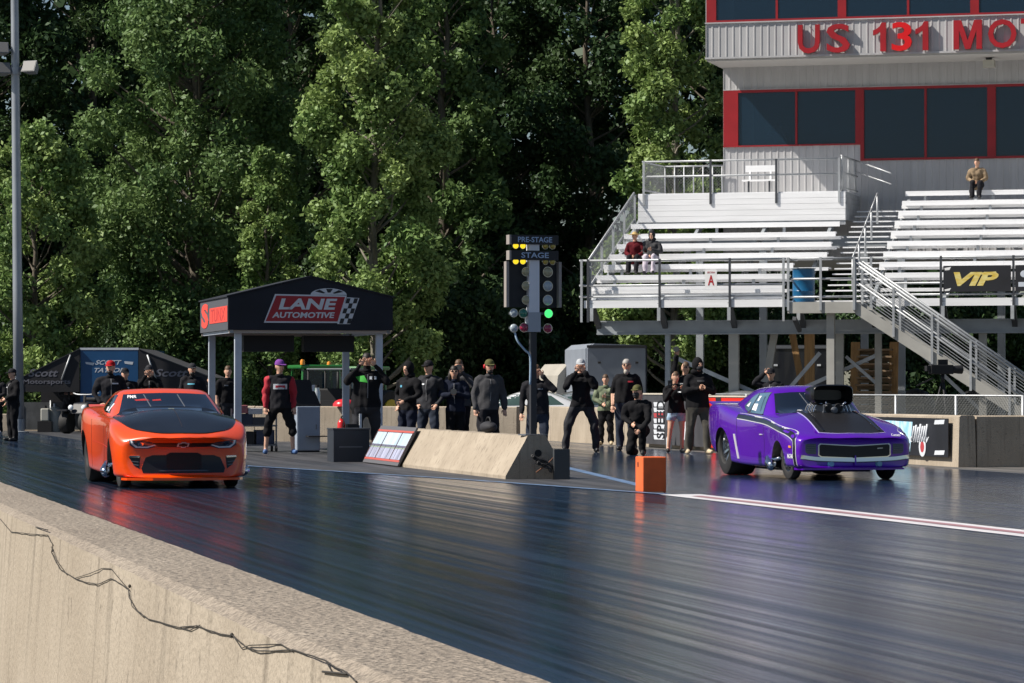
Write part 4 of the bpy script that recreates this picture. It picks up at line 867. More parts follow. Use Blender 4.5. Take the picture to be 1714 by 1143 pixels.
    sk.panel('hood_edge', [(x + (.012 if x > 1.9 else 0), y * 1.025) for x, y in hp], 'z', P('pin_line', (.45, .40, .7), .3), car, off=.005, step=.08); sk.panel('hood', hp, 'z', hoodm, car, off=.012, step=.06)
    for sg in (-1, 1): sk.panel('hood_rib', [(.45, sg * .33), (1.95, sg * .40), (1.95, sg * .43), (.45, sg * .40)], 'z', blk, car, off=.022, step=.1)
    sk.panel('hood_lettering', [(.62, -.40), (.62, -.37), (.82, -.375), (.82, -.405)], 'z', M_decal, car, off=.026)
    sk.text('fender_script', 'Camaro', .555, .598, .16, .032, 'x', M_decal, car, shear=.45, off=.006)
    # face
    sk.panel('grille_surround', [(-.545, .345), (-.50, .315), (0, .295), (.50, .315), (.545, .345), (.545, .48), (.52, .505), (.25, .49), (0, .478), (-.25, .49), (-.52, .505), (-.545, .48)], 'x', M_chrome, car, off=.006, step=.06)
    sk.panel('grille', [(-.525, .35), (-.49, .33), (0, .310), (.49, .33), (.525, .35), (.525, .475), (.50, .492), (.25, .477), (0, .465), (-.25, .477), (-.50, .492), (-.525, .475)], 'x', M_gril, car, off=.010, step=.06)
    sk.panel('grille_badge', [(.34, .43), (.42, .435), (.42, .445), (.34, .442)], 'x', M_alurim, car, off=.016)
    sk.both('headlight', [(.575, .36), (.70, .365), (.735, .39), (.735, .49), (.70, .50), (.575, .50)], P('headlight_cover', (.05, .07, .11), .15, coat=1.0), car, off=.008, step=.04)
    for k in range(4): sk.both('headlight_louvre', [(.585, .385 + k * .03), (.715, .39 + k * .03), (.715, .395 + k * .03), (.585, .390 + k * .03)], M_tubes, car, off=.014, step=.05)
    bp = smooth_line([(.80, .325), (.60, .298), (.3, .285), (0, .278)], 3); bp = [(y, z) for y, z in bp]; bl = bp + [(-y, z) for y, z in bp[::-1][1:]]
    sk.strip('bumper', bl, .05, 'x', M_chrome, car, off=.045)
    sk.strip('bumper_lower', [(y, z - .028) for y, z in bl], .012, 'x', M_tubes, car, off=.04)
    for y in (-.36, .36): MB().lathe([(0.001, .03), (.035, .03), (.035, 0), (.05, 0), (.05, -.05), (.001, -.05)], sk.hit(y, .225, 'x', .012), (1, 0, 0), 20).build('fog_lamp', P('fog_glass', (.12, .35, .5), .1, coat=1.0), car, 35)
    sk.panel('tow_tab', [(-.012, .20), (.012, .20), (.012, .34), (-.012, .34)], 'x', paint, car, off=.05)
    sp = [(2.05, -.76), (2.16, -.42), (2.20, 0), (2.16, .42), (2.05, .76), (1.85, .83), (1.85, -.83)]; MB().prism(sp, lambda x, y, d: (x, y, .145 + d), .03).build('splitter', paint, car)
    # blower and injector scoop standing out of the hood
    bl_ = link('blower', None, car); bl_.location = (.86, 0, .93)
    MB().box(-.28, .26, -.16, .16, -.02, .10).build('manifold', M_tubes, bl_, bevel=.012)
    MB().lathe([(.001, -.27), (.06, -.27), (.072, -.24), (.072, .24), (.06, .27), (.001, .27)], (0, -.075, .05), (1, 0, 0), 20).build('rotor_case', M_dark, bl_, 40); MB().lathe([(.001, -.27), (.06, -.27), (.072, -.24), (.072, .24), (.06, .27), (.001, .27)], (0, .075, .05), (1, 0, 0), 20).build('rotor_case', M_dark, bl_, 40)
    MB().lathe([(.001, 0), (.045, 0), (.045, .05), (.03, .06), (.001, .06)], (.27, 0, .02), (1, 0, 0), 20).build('pulley', M_tubes, bl_, 40)
    for k in range(6):
        for sg in (-1, 1): MB().tube(smooth_line([(-.2 + k * .08, sg * .15, .11), (-.2 + k * .08, sg * .23, .10), (-.21 + k * .08, sg * .27, .05), (-.2 + k * .08, sg * .29, -.01)]), .009, 6).build('fuel_line', M_chrome if k % 2 else M_tubes, bl_, True)
    for sg in (-1, 1): MB().tube([(.20, sg * .08, .02), (.36, sg * .15, .13)], .012, 8).build('strut', M_chrome, bl_, True); MB().ell((-.05, sg * .24, .14), (.05, .03, .045), 12, 8).build('throttle_body', M_chrome, bl_, True)
    sc_ = MB(); prof = []
    for (x, hw, z0, z1) in [(-.36, .22, .17, .30), (-.27, .27, .14, .345), (-.05, .30, .10, .365), (.12, .31, .085, .372), (.22, .312, .08, .375), (.25, .295, .095, .36), (.14, .27, .12, .34), (-.05, .22, .16, .3)]:
        for j in range(28):
            t = 2 * math.pi * j / 28; c, s_ = math.cos(t), math.sin(t); prof.append((x, hw * math.copysign(abs(c) ** .45, c), (z0 + z1) / 2 + (z1 - z0) / 2 * math.copysign(abs(s_) ** .45, s_)))
    sc_.v = prof; sc_.f = [(i*28 + j, i*28 + (j+1) % 28, (i+1)*28 + (j+1) % 28, (i+1)*28 + j) for i in range(7) for j in range(28)] + [tuple(range(28)), tuple(196 + j for j in range(28))]; sc_.m = [0] * len(sc_.f)
    sc_.build('injector_scoop', P('scoop_carbon', (.006, .006, .007), .3), bl_, 40)
    for sg in (-1, 1):
        wheel(car, 1.36, sg * .71, .325, .14, .215, sg, rad(2.0), 12, .2); wheel(car, -1.42, sg * .71, .415, .44, .245, sg, 0, 9, .1); headers(car, sk, .78, sg * .85, .225, sg)
    MB().bar((-2.46, -.84, 1.03), (-2.46, .84, 1.03), .22, .02, up=(.2, 0, 1)).build('spoiler', paint, car)
    pk = link('parachute_pack', None, car)
    for sg in (-1, 1): MB().box(-2.86, -2.5, sg * .32 - .11, sg * .32 + .11, .52, .74).build('pack', P('pack_grey', (.25, .25, .27), .8), pk, bevel=.03)
    MB().bar((-2.5, -.6, .45), (-3.1, -.6, .42), .03, .03).build('wheelie_bar', M_alurim, car); MB().bar((-2.5, .6, .45), (-3.1, .6, .42), .03, .03).build('wheelie_bar', M_alurim, car)
    MB().box(-2.1, 1.3, -.5, .5, .10, .18).build('chassis', M_dark, car); return car
make_orange(); make_purple()
# ================================================================== people
SKIN = [P('skin_a', (0.62, 0.36, 0.25), 0.55), P('skin_b', (0.44, 0.22, 0.14), 0.55)]
M_eye = P('eye_dark', (0.02, 0.015, 0.012), 0.3); M_lip = P('lip', (0.32, 0.10, 0.08), 0.5)
def cloth(n, c, v=.25): return P(n, c, 0.9, var=v, vs=7, bump=.3, bs=16, spec=.15)
BLK, BL2, CHAR, DKG = cloth('cloth_black', (.011, .011, .013)), cloth('cloth_black_soft', (.018, .018, .022)), cloth('cloth_charcoal', (.035, .036, .042)), cloth('cloth_dark_grey', (.06, .06, .065))
JEAN, NAVY, STONE = cloth('jeans_dark', (.032, .040, .060)), cloth('cloth_navy', (.014, .018, .034)), cloth('trousers_stone', (.085, .08, .07))
GRNH = cloth('cloth_sage', (.17, .20, .13), .4); MAR = cloth('cloth_maroon', (.11, .012, .018)); DENIM = cloth('denim_pale', (.33, .45, .58)); TAN = cloth('cloth_tan', (.27, .2, .13), .5); RED = cloth('cloth_red', (.42, .015, .02)); PURP = cloth('cap_purple', (.19, .06, .30)); OLV = cloth('cap_olive', (.10, .10, .04)); WHT = cloth('cloth_white', (.6, .6, .62)); STRAW = cloth('straw', (.55, .40, .18))
SH_B, SH_W, SH_T, SH_BL = P('shoe_black', (.015, .015, .016), .5), P('shoe_white', (.6, .6, .6), .5), P('shoe_tan', (.55, .45, .30), .6), P('shoe_blue', (.06, .13, .30), .5)
HAIR = {'dark': P('hair_dark', (.018, .013, .010), .6), 'brown': P('hair_brown', (.09, .05, .025), .6), 'grey': P('hair_grey', (.34, .32, .30), .6), 'white': P('hair_white', (.46, .42, .36), .6)}
ARMS = {'down': ((.27, -.03, 1.14), (.27, .06, .88)), 'pocket': ((.31, -.07, 1.15), (.20, .09, .95)), 'hips': ((.38, -.08, 1.17), (.19, .06, 1.01)), 'face': ((.28, .17, 1.24), (.085, .205, 1.53)), 'crossed': ((.27, .08, 1.16), (-.02, .22, 1.20)),
        'phone': ((.24, .13, 1.16), (.11, .33, 1.38)), 'raise': ((.25, .10, 1.62), (.20, .18, 1.90)), 'belly': ((.28, .03, 1.15), (.07, .22, 1.04)), 'head': ((.36, .10, 1.46), (.13, .07, 1.66)), 'cup': ((.35, .10, 1.30), (.13, .12, 1.57)), 'knee': ((.25, .20, 1.10), (.13, .40, .93)), 'chest': ((.28, .05, 1.16), (.05, .25, 1.22))}
PW, PG = P('print_white', (.65, .68, .72), .7), P('print_green', (.05, .42, .05), .7)
logo = lambda x, z, w_, h_: [(x - w_, z - h_), (x + w_, z - h_), (x + w_, z + h_), (x - w_, z + h_)]
PRINTS = []
def person(label, loc, rz, h=1.75, arms=('down', 'down'), legs='stand', top=BLK, bot=BLK, shoe=SH_B, skin=0, cap=None, hair='dark', longhair=False, beard=None, hood=None, sleeve='long', shorts=False, bulk=1.0, spread=.11, glasses=False, twist=0.0, muff=False, brim=False, prints=(), mask=None, sleevecol=None, turn=None):
    root = thing('person', label, 'person', loc, rz, 'people at the race track'); s = h / 1.78
    segs = []                                            # (p0, p1, r0, r1, what)
    def sg(p0, p1, r0, r1, what): segs.append((Vector(p0), Vector(p1), r0, r1, what))
    rp = random.Random(label); turn = rp.uniform(-28, 28) if turn is None else turn; sway = rp.uniform(-.035, .035); step = rp.uniform(-.09, .09); tilt = rp.uniform(-.025, .025)
    dz = {'stand': 0, 'sit': -.80, 'kneel': -.44}[legs]; B = bulk
    V = lambda x, y, z: Vector((x, y, z + dz))
    pel, wst, chs, nck = V(0, 0, .96), V(0, .0, 1.12), V(0, .0, 1.33), V(0, .005, 1.50)
    lean = {'stand': 0.0, 'sit': .10, 'kneel': .10}[legs]
    for p, k in ((wst, .3), (chs, .7), (nck, 1.0)): p.y += lean * k
    off = lean
    if legs == 'stand':
        for p, k in ((pel, 1.0), (wst, .8), (chs, .35)): p.x += sway * k
    sg(pel + Vector((0, 0, -.04)), pel + Vector((0, 0, .05)), .165 * B, .165 * B, 'bot'); sg(pel + Vector((0, 0, -.09 if sleeve == 'long' else -.02)), wst, .196 * B, .180 * B, 'top'); sg(wst, chs, .176 * B, .184 * B, 'top')
    for sx in (-1, 1):
        sg(chs + Vector((sx * .05, 0, -.05)), V(sx * .12, lean * .85, 1.40 + sx * tilt * .6), .130 * B, .108, 'top'); sg(V(sx * .075, lean * .9, 1.405), V(sx * .175, lean * .9, 1.41 + sx * tilt), .078, .086, 'top')
        el, wr = ARMS[arms[0 if sx < 0 else 1]]; shd = V(sx * .195, lean * .9, 1.405 + sx * tilt); el = V(sx * el[0], el[1] + off * .6, el[2]); wr = V(sx * wr[0], wr[1] + off * .8, wr[2])
        up = 'sl' if sleevecol else 'top'
        sg(shd, el, .082 if sleeve == 'long' else .076, .068 if sleeve == 'long' else .06, up); sg(el, wr, .062 if sleeve == 'long' else .048, .045 if sleeve == 'long' else .034, up if sleeve == 'long' else 'skin')
        if sleeve == 'short': sg(shd.lerp(el, .75), el, .045, .044, 'skin')
        root['_w%d' % (sx > 0)] = tuple(wr); root['_e%d' % (sx > 0)] = tuple(el)
        hp = pel + Vector((sx * .095, 0, -.03))
        if legs == 'stand': kn, an = Vector((sx * (spread * .9 + .01) + sway * .5, .03 + sx * step * .7, .52)), Vector((sx * (spread + .015), -.02 + sx * step, .09))
        elif legs == 'sit': kn, an = Vector((sx * .12, .40, .22)), Vector((sx * .11, .50, -.20))
        else: kn, an = (Vector((.13, .17, .09)), Vector((.14, -.28, .07))) if sx > 0 else (Vector((-.14, .34, .50)), Vector((-.14, .26, .09)))
        lw = 'skin' if shorts == 'short' else 'bot'
        sg(hp, kn, .118 * (B * .5 + .5), .088, 'bot' if shorts != 'short' else 'bot'); 
        if shorts == 'short': segs.pop(); sg(hp, hp.lerp(kn, .42), .108, .098, 'bot'); sg(hp.lerp(kn, .42), kn, .082, .058, 'skin')
        sg(kn, an, .084 if not shorts else .056, .074 if not shorts else .038, 'skin' if shorts else 'bot')
        if shorts == 'knee': segs.append((kn, kn.lerp(an, .30), .076, .078, 'bot'))
        t = Vector((sx * .035, .185, -.045)) if legs != 'kneel' or sx < 0 else Vector((0, -.09, -.01))
        sg(an + Vector((0, -.03, -.045)), an + t, .050, .042, 'shoe')
    hc = V(0, .025 + lean * 1.05, 1.655)
    sg(nck + Vector((0, 0, -.04)), hc, .060, .052, 'skin')
    mb = MB()
    for p0, p1, r0, r1, what in segs:
        fl = .80 if what in ('top', 'bot') and r0 > .14 else 1.0
        d = p1 - p0; n = 5; pts = [p0 - d.normalized() * r0 * .45] + [p0.lerp(p1, k / n) for k in range(n + 1)] + [p1 + d.normalized() * r1 * .45]
        rs = [r0 * .75] + [r0 + (r1 - r0) * k / n for k in range(n + 1)] + [r1 * .75]
        k0 = len(mb.v); mb.tube(pts, rs, 12)
        if fl < 1:
            for i in range(k0, len(mb.v)): x, y, z = mb.v[i]; cy = p0.y + (p1.y - p0.y) * .5; mb.v[i] = (x, cy + (y - cy) * fl, z)
    mb.ell(hc, (.080, .098, .118), 14, 12); mb.ell(hc + Vector((0, .035, -.07)), (.052, .055, .05), 12, 8); mb.ell(hc + Vector((0, .098, -.012)), (.016, .022, .026), 8, 6)
    for sx in (-1, 1): mb.ell(hc + Vector((sx * .080, -.005, -.01)), (.015, .025, .034), 8, 6)
    me = bpy.data.meshes.new('b'); me.from_pydata(mb.v, [], mb.f); bm = bmesh.new(); bm.from_mesh(me); bmesh.ops.recalc_face_normals(bm, faces=bm.faces); bm.to_mesh(me); bm.free()
    ob = link('b', me); md = ob.modifiers.new('r', 'REMESH'); md.mode = 'VOXEL'; md.voxel_size = .019; sm = ob.modifiers.new('s', 'SMOOTH'); sm.factor = .5; sm.iterations = 2
    dg = bpy.context.evaluated_depsgraph_get(); dg.update(); m2 = bpy.data.meshes.new_from_object(ob.evaluated_get(dg)); bpy.data.objects.remove(ob); bpy.data.meshes.remove(me)
    nF = len(m2.polygons); cen = np.empty(nF * 3); m2.polygons.foreach_get('center', cen); cen = cen.reshape(-1, 3)
    names = ['skin', 'top', 'bot', 'shoe', 'sl']; best = np.full(nF, 9.0); idx = np.zeros(nF, int)
    for p0, p1, r0, r1, what in segs:
        a, b = np.array(p0), np.array(p1); d = b - a; t = np.clip(((cen - a) @ d) / (d @ d), 0, 1); q = a + t[:, None] * d; ds = np.linalg.norm(cen - q, axis=1) - (r0 + (r1 - r0) * t)
        if what in ('top', 'sl'): ds -= .004
        u = ds < best; best[u] = ds[u]; idx[u] = names.index(what)
    hcn = np.array(hc); ds = np.linalg.norm((cen - hcn) / np.array([1, 1.2, 1.4]), axis=1) - .085; u = ds < best; idx[u] = 0
    if legs == 'stand':
        hem = .865 if sleeve == 'long' else .93
        idx[(idx == 2) & (cen[:, 2] > hem)] = 1; idx[(idx == 1) & (cen[:, 2] < hem) & (np.abs(cen[:, 0]) < .21)] = 2
    V2 = np.empty(len(m2.vertices) * 3); m2.vertices.foreach_get('co', V2)
    V2 = V2.reshape(-1, 3); NR = np.empty(len(V2) * 3); m2.vertices.foreach_get('normal', NR); NR = NR.reshape(-1, 3)
    cl_ = np.zeros(len(V2)); lv = np.empty(len(m2.loops), int); m2.loops.foreach_get('vertex_index', lv); lt = np.empty(nF, int); m2.polygons.foreach_get('loop_total', lt); np.maximum.at(cl_, lv, np.repeat(((idx == 1) | (idx == 2) | (idx == 4)).astype(float), lt))
    rgn = np.random.default_rng(sum(map(ord, label))); w3 = np.zeros(len(V2))
    for fr_, am in ((14, 1.0), (22, .9), (34, .7), (48, .55), (26, .8), (60, .4), (40, .5)):
        k_ = rgn.normal(size=3) * np.array([1, 1, .9]); k_ *= fr_ / np.linalg.norm(k_); w3 += am * np.sin(V2 @ k_ + rgn.random() * 6.28)
    TA = rad(turn)
    def rot_head(q):
        x, y = q[0] - hc.x, q[1] - hc.y + .0; return (hc.x + x * math.cos(TA) - y * math.sin(TA), hc.y + x * math.sin(TA) + y * math.cos(TA), q[2])
    V2 = V2 + NR * (cl_ * w3 * .0062)[:, None]
    out = MB(); out.v = [rot_head(tuple(map(float, q))) if q[2] > hc.z - .11 and abs(q[0]) < .13 and abs(q[1] - hc.y) < .16 and not (cl_[i_] > 0) else tuple(map(float, q)) for i_, q in enumerate(V2)]; out.f = [tuple(p.vertices) for p in m2.polygons]; out.m = [int(i) for i in idx]; bpy.data.meshes.remove(m2)
    # hands: palm, four bent fingers, thumb leaving the side of the palm
    for sx in (-1, 1):
        wr, el = Vector(root['_w%d' % (sx > 0)]), Vector(root['_e%d' % (sx > 0)]); f = (wr - el).normalized(); side = f.cross(Vector((0, 1, 0)) if abs(f.y) < .8 else Vector((0, 0, 1))).normalized(); nr = side.cross(f).normalized()
        rot = Matrix((side, nr, f)).transposed(); out.ell(wr + f * .055, (.040, .019, .055), 10, 8, rot=rot)
        for k, ln in enumerate((.062, .072, .068, .052)):
            b0 = wr + f * .095 + side * (-.028 + .0187 * k); k1 = b0 + f * ln * .5 + nr * .008; out.tube([b0, k1, k1 + f * ln * .38 + nr * .026], [.0095, .009, .007], 6)
        tb = wr + f * .035 + side * .035 * (-sx); out.tube([tb, tb + f * .03 + side * .022 * (-sx) + nr * .01, tb + f * .06 + side * .024 * (-sx) + nr * .022], [.011, .010, .008], 6)
    k9 = len(out.v)
    for sx in (-1, 1): out.ell(hc + Vector((sx * .030, .088, .012)), (.012, .008, .007), 8, 6, m=5)
    out.ell(hc + Vector((0, .092, -.062)), (.024, .008, .006), 8, 6, m=6)
    for i_ in range(k9, len(out.v)): out.v[i_] = rot_head(out.v[i_])
    body = out.build('body', [SKIN[skin], top, bot, shoe, sleevecol or top, M_eye, M_lip], root, True, fix=False)
    for k in ('_w0', '_w1', '_e0', '_e1'): del root[k]
    # head wear and hair
    if hood:
        mb = MB(); mb.ell(hc + Vector((0, -.022, .012)), (.105, .112, .142), 16, 12); mb.ell(nck + Vector((0, -.03, .03)), (.125, .10, .07), 14, 8); mb.build('hood', hood, root, True)
        if True: body.data.update()
    else:
        mb = MB(); n = 16
        for i in range(7):                               # hair cap: lower at the back than at the brow
            ph = math.pi * .5 * i / 6
            for j in range(n):
                t = 2 * math.pi * j / n; low = -.06 if math.sin(t) < .2 else .035; z = .122 * math.sin(ph); r = math.cos(ph)
                zz = low * (1 - i / 6) + z * 1.0; rr = max(r, .02); mb.v.append(tuple(hc + Vector((.084 * math.cos(t) * (rr if i else 1), (.104 * math.sin(t)) * (rr if i else 1) - .006, zz + .006))))
        for i in range(6):
            for j in range(n): a, b = i*n + j, i*n + (j+1) % n; mb.f.append((a, b, b + n, a + n)); mb.m.append(0)
        mb.f.append(tuple(6*n + j for j in range(n))); mb.m.append(0)
        if longhair:
            for sx in (-1, 1): mb.tube([hc + Vector((sx * .06, -.02, .04)), hc + Vector((sx * .085, -.01, -.08)), hc + Vector((sx * .085, .02, -.22))], [.035, .04, .022], 8)
            mb.tube([hc + Vector((0, -.06, .04)), hc + Vector((0, -.09, -.1)), hc + Vector((0, -.085, -.22))], [.06, .07, .05], 10)
        mb.build('hair', HAIR[hair], root, True)
    if cap:
        mb = MB(); prof = [(0.001, .098), (.03, .094), (.06, .078), (.082, .045), (.090, .005), (.089, -.012)]
        k0 = 0; mb.lathe(prof, hc + Vector((0, -.004, .035)), (0, 0, 1), 18)
        mb.v = [(x, hc.y - .004 + (y - hc.y + .004) * 1.17, z) for x, y, z in mb.v]
        if brim: mb.lathe([(.085, .03), (.19, .018), (.19, .026), (.08, .04)], hc + Vector((0, 0, .02)), (0, 0, 1), 20)
        else:
            pv = [(math.cos(t) * .075, .095 + math.sin(t) * .085, .032 - .02 * math.sin(t)) for t in np.linspace(0, math.pi, 9)]
            k = len(mb.v); mb.v += [tuple(hc + Vector(p)) for p in pv] + [tuple(hc + Vector(p) + Vector((0, 0, .008))) for p in pv]; mb.f += [tuple(k + i for i in range(9)), tuple(k + 9 + i for i in range(9))] + [(k + i, k + i + 1, k + 10 + i, k + 9 + i) for i in range(8)]; mb.m += [0] * 10
        mb.build('cap', cap, root, 50)
    if glasses:
        mb = MB()
        for sx in (-1, 1): mb.ell(hc + Vector((sx * .034, .100, .012)), (.027, .010, .019), 10, 6); mb.bar(hc + Vector((sx * .06, .09, .016)), hc + Vector((sx * .082, .0, .016)), .004, .008)
        mb.build('sunglasses', M_eye, root, True)
    if beard: MB().ell(hc + Vector((0, .052, -.100 if beard != 'long' else -.120)), (.056, .048, .042) if beard != 'long' else (.050, .045, .062), 12, 8).build('beard', HAIR['dark' if beard == True else 'white'], root, True)
    if mask: MB().ell(hc + Vector((0, .055, -.055)), (.066, .062, .055), 12, 8).build('face_mask', mask, root, True)
    if muff:
        mb = MB()
        for sx in (-1, 1): mb.ell(hc + Vector((sx * .095, 0, -.005)), (.022, .036, .042), 10, 8)
        mb.build('ear_defenders', P('muff_red', (.6, .02, .03), .4), root, True)
    for ch in root.children:
        if ch != body:
            for v_ in ch.data.vertices: v_.co = rot_head(v_.co)
    if prints:
        sk = Skin([body.data])
        for poly, m_ in prints: sk.panel('shirt_print', [(x, z + dz) for x, z in poly], 'l', m_, root, off=.006, step=.06, skirt=.004)
    sk = Skin([body.data])
    if legs == 'stand' and not hood and sleeve == 'long' and rp.random() < .6: sk.strip('zip', [(sway * .5, 1.02), (0.0, 1.22), (0.0, 1.42)], .014, 'l', P('zip_grey', (.16, .16, .17), .5), root, off=.005)
    if legs == 'stand' and not prints and rp.random() < .7: sk.panel('shirt_print', logo(rp.choice((-.08, .08)), 1.33, .045, .012), 'l', PW if rp.random() < .6 else P('print_dim', (.25, .26, .28), .7), root, off=.005, step=.06, skirt=.004)
    if legs == 'stand' and sleeve == 'long' and not hood: MB().lathe([(.070, 1.455), (.080, 1.46), (.078, 1.50), (.070, 1.505), (.066, 1.50)], (0, lean + .0, 0), (0, 0, 1), 16).build('collar', top, root, True)
    root.scale = (s, s, s)
    return root
def gpos(px, Y): return Vector(((px - CX) / FPX * Y, Y, 0))
R180 = math.pi
def man(label, px, Y, yaw=0, **k): return person(label, gpos(px, Y), R180 + rad(yaw), **k)
# left side, behind the orange car
man('man in black jacket and dark cap looking down, next to the lamp post', 22, 78, -55, h=1.72, arms=('belly', 'pocket'), cap=BL2, top=BLK, bot=BLK, prints=[(logo(.06, 1.32, .05, .012), PW)])
man('figure in dark clothes and white shoes half behind the man by the lamp post', -4, 90, -20, h=1.7, arms=('belly', 'pocket'), top=BL2, shoe=SH_W)
man('person in dark clothes with folded arms in front of the black tent', 115, 95, 10, h=1.62, arms=('crossed', 'crossed'), top=CHAR, bot=BL2, cap=BL2)
man('man in red cap and black jacket standing behind the orange car', 185, 65, 12, h=1.80, arms=('pocket', 'pocket'), cap=RED, beard=True, top=BL2, bot=JEAN, bulk=1.1, prints=[(logo(-.08, 1.33, .06, .012), PW)])
man('man in black cap close behind the one in the red cap', 210, 71, -8, h=1.69, cap=BL2, top=BLK, prints=[(logo(-.07, 1.33, .05, .014), PW)])
man('man in black shirt holding both hands to his face behind the orange roof', 250, 73, 5, h=1.77, arms=('face', 'face'), cap=CHAR, top=BLK)
man('bearded man with pale cap brim and black sweatshirt left of the canopy', 322, 72, -5, h=1.80, cap=CHAR, beard=True, top=BL2, bulk=1.1, prints=[(logo(0, 1.33, .08, .012), P('print_blue', (.1, .45, .6), .7))])
man('small figure in dark clothes beyond the left canopy post', 352, 86, 0, h=1.58, top=BLK)
man('bare-headed man in black T-shirt between the two left canopy posts', 381, 74, 25, h=1.76, sleeve='short', top=BLK, bot=CHAR, hair='brown')
# under the canopy
man('man in purple cap, black shorts and red-sleeved jersey under the canopy', 468, 62.5, 10, h=1.80, cap=PURP, top=BL2, sleevecol=P('sleeve_red', (.38, .015, .03), .8), bot=BLK, shorts='knee', shoe=SH_BL, spread=.24, glasses=True, prints=[(logo(.0, 1.27, .13, .05), PW), (logo(.0, 1.27, .09, .022), P('print_red', (.5, .03, .05), .7))], arms=('down', 'down'))
man('heavy man in black hoodie with green print, hands cupped to his mouth', 614, 58.5, 8, h=1.88, arms=('cup', 'cup'), sleeve='long', top=BLK, bot=CHAR, bulk=1.32, spread=.16, hair='dark', prints=[([(.0, 1.28), (.14, 1.30), (.20, 1.38), (.06, 1.40)], PG), (logo(-.09, 1.36, .06, .025), PW)])
# the row behind the island barrier
man('hooded person in black with a small blue chest mark right of the canopy', 684, 61, -35, h=1.74, hood=BLK, arms=('belly', 'pocket'), top=BLK, bot=NAVY, prints=[(logo(.08, 1.32, .03, .02), P('print_blue2', (.1, .35, .5), .7))])
man('man in black cap and charcoal jacket with his feet apart in the spectator row', 718, 62, -20, h=1.78, cap=BL2, glasses=True, top=CHAR, bot=JEAN, arms=('pocket', 'pocket'), spread=.16)
man('tall man in back holding a camera to his face above the long-haired woman', 768, 67, 0, h=1.84, arms=('face', 'face'), top=DKG, hair='brown')
man('woman with long dark hair and black coat holding a camera', 760, 62, 0, h=1.68, longhair=True, arms=('chest', 'chest'), glasses=True, top=NAVY, bot=BLK)
man('man in olive cap with red ear defenders and charcoal jacket', 819, 60, 12, h=1.78, cap=OLV, muff=True, beard=True, glasses=True, top=DKG, bot=BL2, bulk=1.08, spread=.13, prints=[([(-.02, .98 + .2), (.04, 1.18), (.03, 1.38), (-.01, 1.38)], DKG)])
man('man in black jacket standing behind the starting-light pole', 898, 56.5, -5, h=1.66, arms=('cup', 'down'), top=BL2, bot=JEAN, bulk=1.12, hair='brown', spread=.14)
# right group
man('man in pale cap and black clothes with legs wide apart, hands at his face', 972, 64.3, -4, h=1.83, cap=P('cap_grey', (.4, .42, .45), .8), arms=('face', 'face'), spread=.27, top=BLK, bot=CHAR)
man('woman in sage green hoodie and black leggings, hands together', 1014, 72.4, -8, h=1.56, hair='brown', arms=('chest', 'belly'), top=GRNH, bot=BLK, shoe=SH_T, longhair=False)
man('white-bearded man with grey hair in black T-shirt, bare arms', 1049, 66, -5, h=1.84, hair='grey', beard='long', glasses=True, sleeve='short', top=BLK, bot=JEAN, bulk=1.12, prints=[(logo(-.08, 1.34, .05, .014), P('print_red', (.5, .03, .05), .7))])
person('man in olive cap and black clothes kneeling on the track edge', gpos(1069, 61.5), R180 + rad(-15), h=1.75, legs='kneel', cap=OLV, arms=('knee', 'belly'), top=BLK, beard=True, mask=DKG)
man('woman in black jacket and pale denim shorts holding up a phone', 1130, 64, 8, h=1.58, hair='brown', arms=('phone', 'phone'), top=BLK, bot=DENIM, shorts='short', spread=.14)
man('man behind reaching one arm high with a camera', 1147, 68, 5, h=1.80, arms=('down', 'raise'), glasses=True, top=BLK, hair='brown')
man('man in black hooded jacket, dark trousers and tan shoes, hands at chest', 1168, 62.5, 12, h=1.82, hood=BLK, mask=CHAR, arms=('chest', 'chest'), top=BLK, bot=STONE, shoe=SH_T, spread=.15, bulk=1.14, prints=[(logo(-.02, 1.36, .07, .02), DKG)])
man('man in dark cap raising a hand to his ear beyond the purple roof', 1291, 66.5, -25, h=1.66, cap=BL2, glasses=True, arms=('down', 'head'), top=BL2)
# seated in the stand
def sit(label, u, row, **k):
    p = S(u, .70 + RUN * row + .13, 4.30 + RISE * row); person(label, p, R180 + SA, legs='sit', **k)
sit('seated spectator in wide straw hat and maroon top on the bleachers', 0.95, 1, h=1.62, cap=STRAW, brim=True, top=MAR, bot=BL2, arms=('belly', 'belly'))
sit('seated spectator in grey hood beside the one in the straw hat', 1.42, 1, h=1.66, hood=CHAR, top=DKG, bot=P('cloth_lilac', (.5, .45, .52), .9), arms=('chest', 'belly'), glasses=True)
sit('bald seated man in patterned brown shirt alone on the topmost bench', 9.62, 8, h=1.62, top=TAN, bot=BL2, hair='brown', arms=('belly', 'belly'))
# inside the tower
person('dim figure with hands raised behind the lower tower window', S(3.75, 7.95, 7.1), R180 + SA, h=1.82, arms=('face', 'head'), top=BL2, sleeve='short')
st_ = thing('stool', 'stool behind the upper tower window', 'stool', S(4.9, 6.2, 10.8), SA); MB().box(-.2, .2, -.2, .2, .43, .48).build('seat', M_room, st_); 
for x in (-.17, .17):
    for y in (-.17, .17): MB().bar((x, y, 0), (x, y, .43), .04, .04).build('leg', M_room, st_)
person('seated figure with pale face behind the upper tower window', S(4.9, 6.2, 11.29), R180 + SA, h=1.7, legs='sit', top=TAN, hair='brown', arms=('belly', 'chest'))
